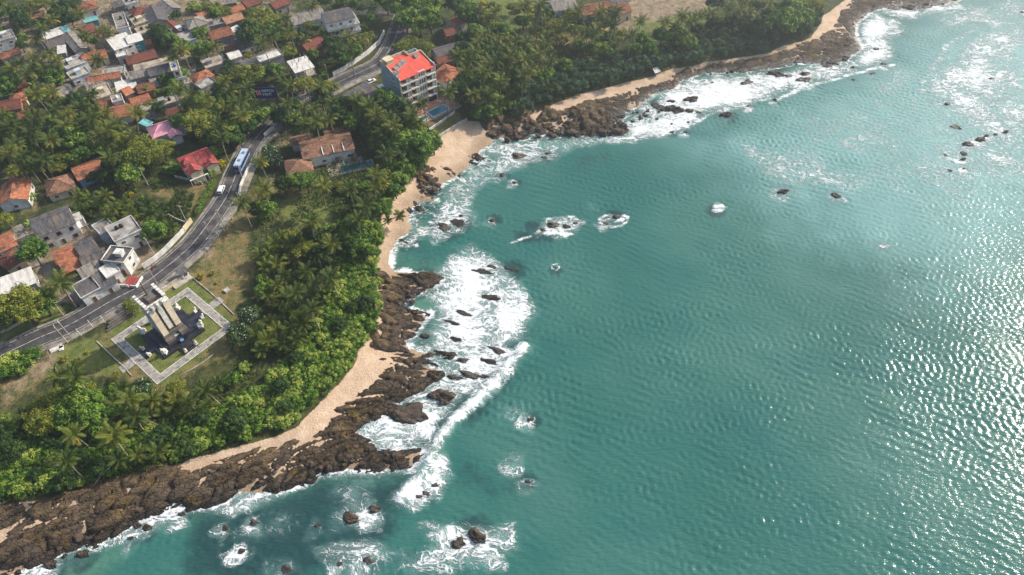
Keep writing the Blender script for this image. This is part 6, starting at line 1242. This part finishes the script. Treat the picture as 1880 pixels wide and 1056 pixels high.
def rock(x, y, z, a, b, h, rz, name, kind):
    o = bpy.data.objects.new(name, rr.choice(RKM)); COL.objects.link(o); o.location = (x, y, z); o.scale = (a, b, h); o.rotation_euler = (rr.uniform(-.2, .2), rr.uniform(-.2, .2), rz); ROCKOBJ.append((o, kind, x, y, a)); return o
for px, py, w, h, zz in SEAROCKS:
    if zz < .3: continue
    x, y = G(px, py, 0); k = PX(x, y, 0)[2]; wash = 780 < px < 960 and 480 < py < 700; a = w/2/k*1.0; zz = zz*(.45 if wash else 1); b = min(max(.55*a, (h/k-zz*.7)/1.36), a*1.1); rock(x, y, -.3*zz-.1, a*(1.35 if wash else 1), b*(.62 if wash else 1), zz*.95+.25, rr.uniform(-.5, .1), "sea_rock", 'sea')
def rock_fill(poly, n, smin, smax, zf, kind, hk=.75):
    A = np.array(poly); W = [G(*p, .5) for p in poly]; c = 0; got = []
    for _ in range(n*30):
        if c >= n: break
        px, py = rr.uniform(A[:, 0].min(), A[:, 0].max()), rr.uniform(A[:, 1].min(), A[:, 1].max())
        if not inside(np.array(px), np.array(py), poly): continue
        x, y = G(px, py, zf); s = smin+(smax-smin)*rr.random()**2
        if any((x-q[0])**2+(y-q[1])**2 < (.75*(s+q[2]))**2 for q in got): continue
        got.append((x, y, s)); zz = zf
        rock(x, y, zz, s, s*rr.uniform(.65, .95), s*hk*rr.uniform(.7, 1.1), rr.uniform(0, 3.1), "boulder", kind); c += 1
rock_fill(ROCKS[7][0], 62, .9, 2.6, .7, 'head'); rock_fill([(1140,215),(1190,195),(1215,205),(1210,225),(1150,240)], 12, .6, 1.4, .2, 'head')
rock_fill([(1255,130),(1310,119),(1410,108),(1470,92),(1505,78),(1520,100),(1480,118),(1385,132),(1300,138)], 40, .5, 1.5, .15, 'flat'); rock_fill([(1525,30),(1560,10),(1700,-5),(1740,8),(1660,14),(1600,20),(1560,60)], 26, .6, 1.8, .2, 'flat')
rock_fill(ROCKS[1][0], 9, .8, 1.9, 1.3, 'cove'); rock_fill([(640,700),(700,600),(712,560),(690,560),(680,640),(600,760),(470,830),(560,800),(620,740)], 26, .25, .6, 1.6, 'sand', .7)
rock_fill([(300,880),(560,840),(660,800),(740,840),(560,872),(480,890),(330,915)], 46, .6, 1.6, 1.0, 'shelf', .6); rock_fill([(690,540),(790,520),(770,560),(750,620),(760,660),(720,700),(680,720),(720,640)], 34, .6, 1.7, .9, 'shelf', .6); rock_fill([(0,950),(180,905),(300,885),(290,930),(150,990),(0,1050)], 40, .6, 1.9, .9, 'shelf', .5)
# ------------------------------------------------------------------ low growth under and between the trees
def undergrowth():
    regs = [([(420,180),(700,180),(800,255),(740,340),(700,400),(690,470),(640,470),(600,350),(470,240)],1), ([(820,60),(1000,50),(1180,60),(1400,40),(1500,20),(1485,68),(1405,97),(1234,126),(1139,150),(1008,193),(900,222),(858,215),(830,180)],1), ([(450,400),(560,440),(650,440),(690,600),(600,730),(400,828),(250,868),(0,925),(0,770),(230,760),(420,690),(470,560)],1.1), ([(0,200),(270,250),(330,240),(300,320),(140,330),(0,310)],1), ([(0,0),(700,0),(640,110),(500,200),(330,210),(0,200)],.5), ([(270,330),(365,335),(345,400),(200,400)],.25), ([(470,330),(640,340),(640,420),(470,410)],.15), ([(980,20),(1110,50),(1100,100),(1000,120)],.4), ([(0,540),(110,555),(0,600)],.6), ([(340,180),(470,170),(470,240),(440,265),(350,262)],1)]
    C = []
    for P, dn in regs:
        A = np.array(P); n = int(26000*dn); q = np.stack([rng.uniform(A[:, 0].min(), A[:, 0].max(), n), rng.uniform(A[:, 1].min(), A[:, 1].max(), n)], 1); q = q[inside(q[:, 0], q[:, 1], P)]
        z = 3+1.1*rng.random(len(q))**1.6; xy = np.array([G(a, b, c) for (a, b), c in zip(q, z)]); m = fbm(xy[:, 0]*.16, xy[:, 1]*.16, 3, 4) > .44-.12*dn; xy = xy[m]; z = z[m]
        W = np.array(roadW); d = np.full(len(xy), 99.)
        for k in range(0, len(W), 2): d = np.minimum(d, np.hypot(xy[:, 0]-W[k, 0], xy[:, 1]-W[k, 1]))
        ok = d > 6.5
        for P_ in HPOLY: ok &= ~inside(xy[:, 0], xy[:, 1], P_)
        C.append(np.concatenate([xy[ok], z[ok, None]], 1))
    C = np.concatenate(C); n = len(C); N = rng.normal(size=(n, 3))*.6+np.array([0, 0, 1.]); V, F = quads(C, N, .45+.5*rng.random(n), .55, None, .08)
    ti = np.clip(.3+.5*(fbm(C[:, 0]*.1, C[:, 1]*.1, 3, 6)-.5)*2+.16*rng.normal(size=n), 0, 1.1); o = link("undergrowth", fast_mesh("undergrowth", V, F, dict(tint=np.repeat(ti, 4))), None, L_UNDER); tag(o, "low weeds and undergrowth between the trees", "undergrowth", kind='stuff')
L_UNDER = leaf_mat("leaf_undergrowth", S(52,72,28), S(94,116,46), S(140,142,70), .3, 0)
HPOLY = []
for o, L, w, hh in H:
    M = Matrix.Translation(o.location) @ Matrix.Rotation(o.rotation_euler[2], 4, 'Z'); HPOLY.append([(M @ Vector((x, y, 0)))[:2] for x, y in ((-L/2-.6, -w/2-.6), (L/2+.6, -w/2-.6), (L/2+.6, w/2+.6), (-L/2-.6, w/2+.6))])
do_fill(); undergrowth()
for L_ in list(TREES.values())+[[v] for v in PALMS.values()]:
    for q in L_:
        if q[0].name not in USED:
            for c in list(q[0].children): bpy.data.objects.remove(c)
            bpy.data.objects.remove(q[0])
# ------------------------------------------------------------------ labels that single each plant and rock out
ORD = "nearest second third fourth fifth sixth seventh eighth ninth tenth eleventh twelfth thirteenth fourteenth fifteenth sixteenth seventeenth eighteenth nineteenth twentieth".split()
def ordw(i): return ORD[i] if i < 20 else ("twenty thirty forty fifty sixty".split()[i//10-2+0]+"-"+"first second third fourth fifth sixth seventh eighth ninth".split()[i % 10-1] if i % 10 else "twentieth thirtieth fortieth fiftieth".split()[i//10-2])
def label_all(items, marks, adj, cat=None, grp=None):
    b = {}
    for o, k, x, y in items:
        m = min(marks, key=lambda q: (q[1]-x)**2+(q[2]-y)**2); p = PX(x, y, LAND); q = PX(m[1], m[2], LAND); dx, dy = p[0]-q[0], p[1]-q[1]
        d = ("right of" if dx > 0 else "left of") if abs(dx) > abs(dy)*1.1 else ("in front of" if dy > 0 else "behind")
        b.setdefault((k, m[0], d), []).append((math.hypot(x-m[1], y-m[2]), o))
    for (k, m, d), L in b.items():
        L.sort(key=lambda q: q[0])
        for i, (_, o) in enumerate(L):
            if len(L) == 1: s = "%s %s the %s" % (adj[k], d, m)
            else: s = "%s %s the %s, %s" % (adj[k], d, m, "nearest" if i == 0 else ordw(i)+" nearest"); s = s if len(s.split()) <= 16 else s.replace("coconut ", "").replace("coastal ", "").replace(" on the rock shelf", "").replace("low ", "")
            o['label'] = s
            if grp: o['group'] = grp[k]
            if cat: o['category'] = cat
for nm, px_, py_ in (("lone leaning beach palm",735,400),("rock point's tip",760,835),("sand bend above the rocks",640,690),("dry lawn's right edge",465,500),("lower left shore",120,915),("bottom left corner",10,900),("lower rock shelf's middle",380,870),("small cove of sand",705,450),("boulder headland",990,215),("north beach's near end",1030,190),("tiny beach hut",1206,128),("north beach's middle",1320,105),("north beach's far point",1500,60),("sports field",1230,15),("grassy clearing at the top",930,20),("scrubby lot by the road",320,370),("wide sandy cove",820,250),("grass clearing below the villa",560,360),("rocky bend of the beach",690,585)): LANDMARKS.append((nm, *G(px_, py_)))
label_all(PLANTS, LANDMARKS, ADJ, None, GRP)
RM_ = [(n, *G(x, y, 0)) for n, x, y in (("long breaking wave",900,705),("rock point's tip",760,835),("white surf field",880,540),("boulder headland",1020,230),("sandy cove's mouth",900,300),("mid bay foam rings",1060,410),("two lone sea rocks at right",1485,356),("far reef row at right",1780,275),("curved breaker at upper right",1710,130),("far beach tip",1530,110),("north beach's middle",1330,125),("leaning beach palm",735,400),("lower left shore",150,990),("rock bay inside the point",700,780),("surf at the bottom edge",860,1000),("beach below the monument",560,830),("rocks at the sand bend",700,640),("wet flat by the headland",1200,200),("top right skerries",1680,12))]
RADJ = dict(sea="dark wet sea rock", head="brown headland boulder", flat="low wet boulder on the tidal flat", cove="dark boulder on the cove sand", sand="small stone lying on the sand", shelf="dark brown boulder on the rock shelf")
RGRP = dict(sea="rocks standing in the sea", head="boulders of the headland", flat="boulders on the tidal flat", cove="boulders on the cove sand", sand="stones on the sand", shelf="boulders on the rock shelf")
label_all([(o, k, x, y) for o, k, x, y, a in ROCKOBJ], RM_, RADJ, "rock", RGRP)
for o, k, *_ in ROCKOBJ: o['category'] = "boulder" if k != 'sea' else "sea rock"
# ------------------------------------------------------------------ haze
HAZE = .00062
if HAZE:
    b = MB(); b.box(-5600, -5600, -12, 5600, 6100, 200); o = b.build("haze", []); m = bpy.data.materials.new("haze"); m.use_nodes = True; nt = m.node_tree; nt.nodes.clear(); v = nt.nodes.new("ShaderNodeVolumePrincipled"); v.inputs["Color"].default_value = (.86, .94, 1, 1); v.inputs["Density"].default_value = HAZE; v.inputs["Anisotropy"].default_value = .7; ou = nt.nodes.new("ShaderNodeOutputMaterial"); nt.links.new(v.outputs[0], ou.inputs[1]); o.data.materials.append(m); tag(o, kind='stuff')
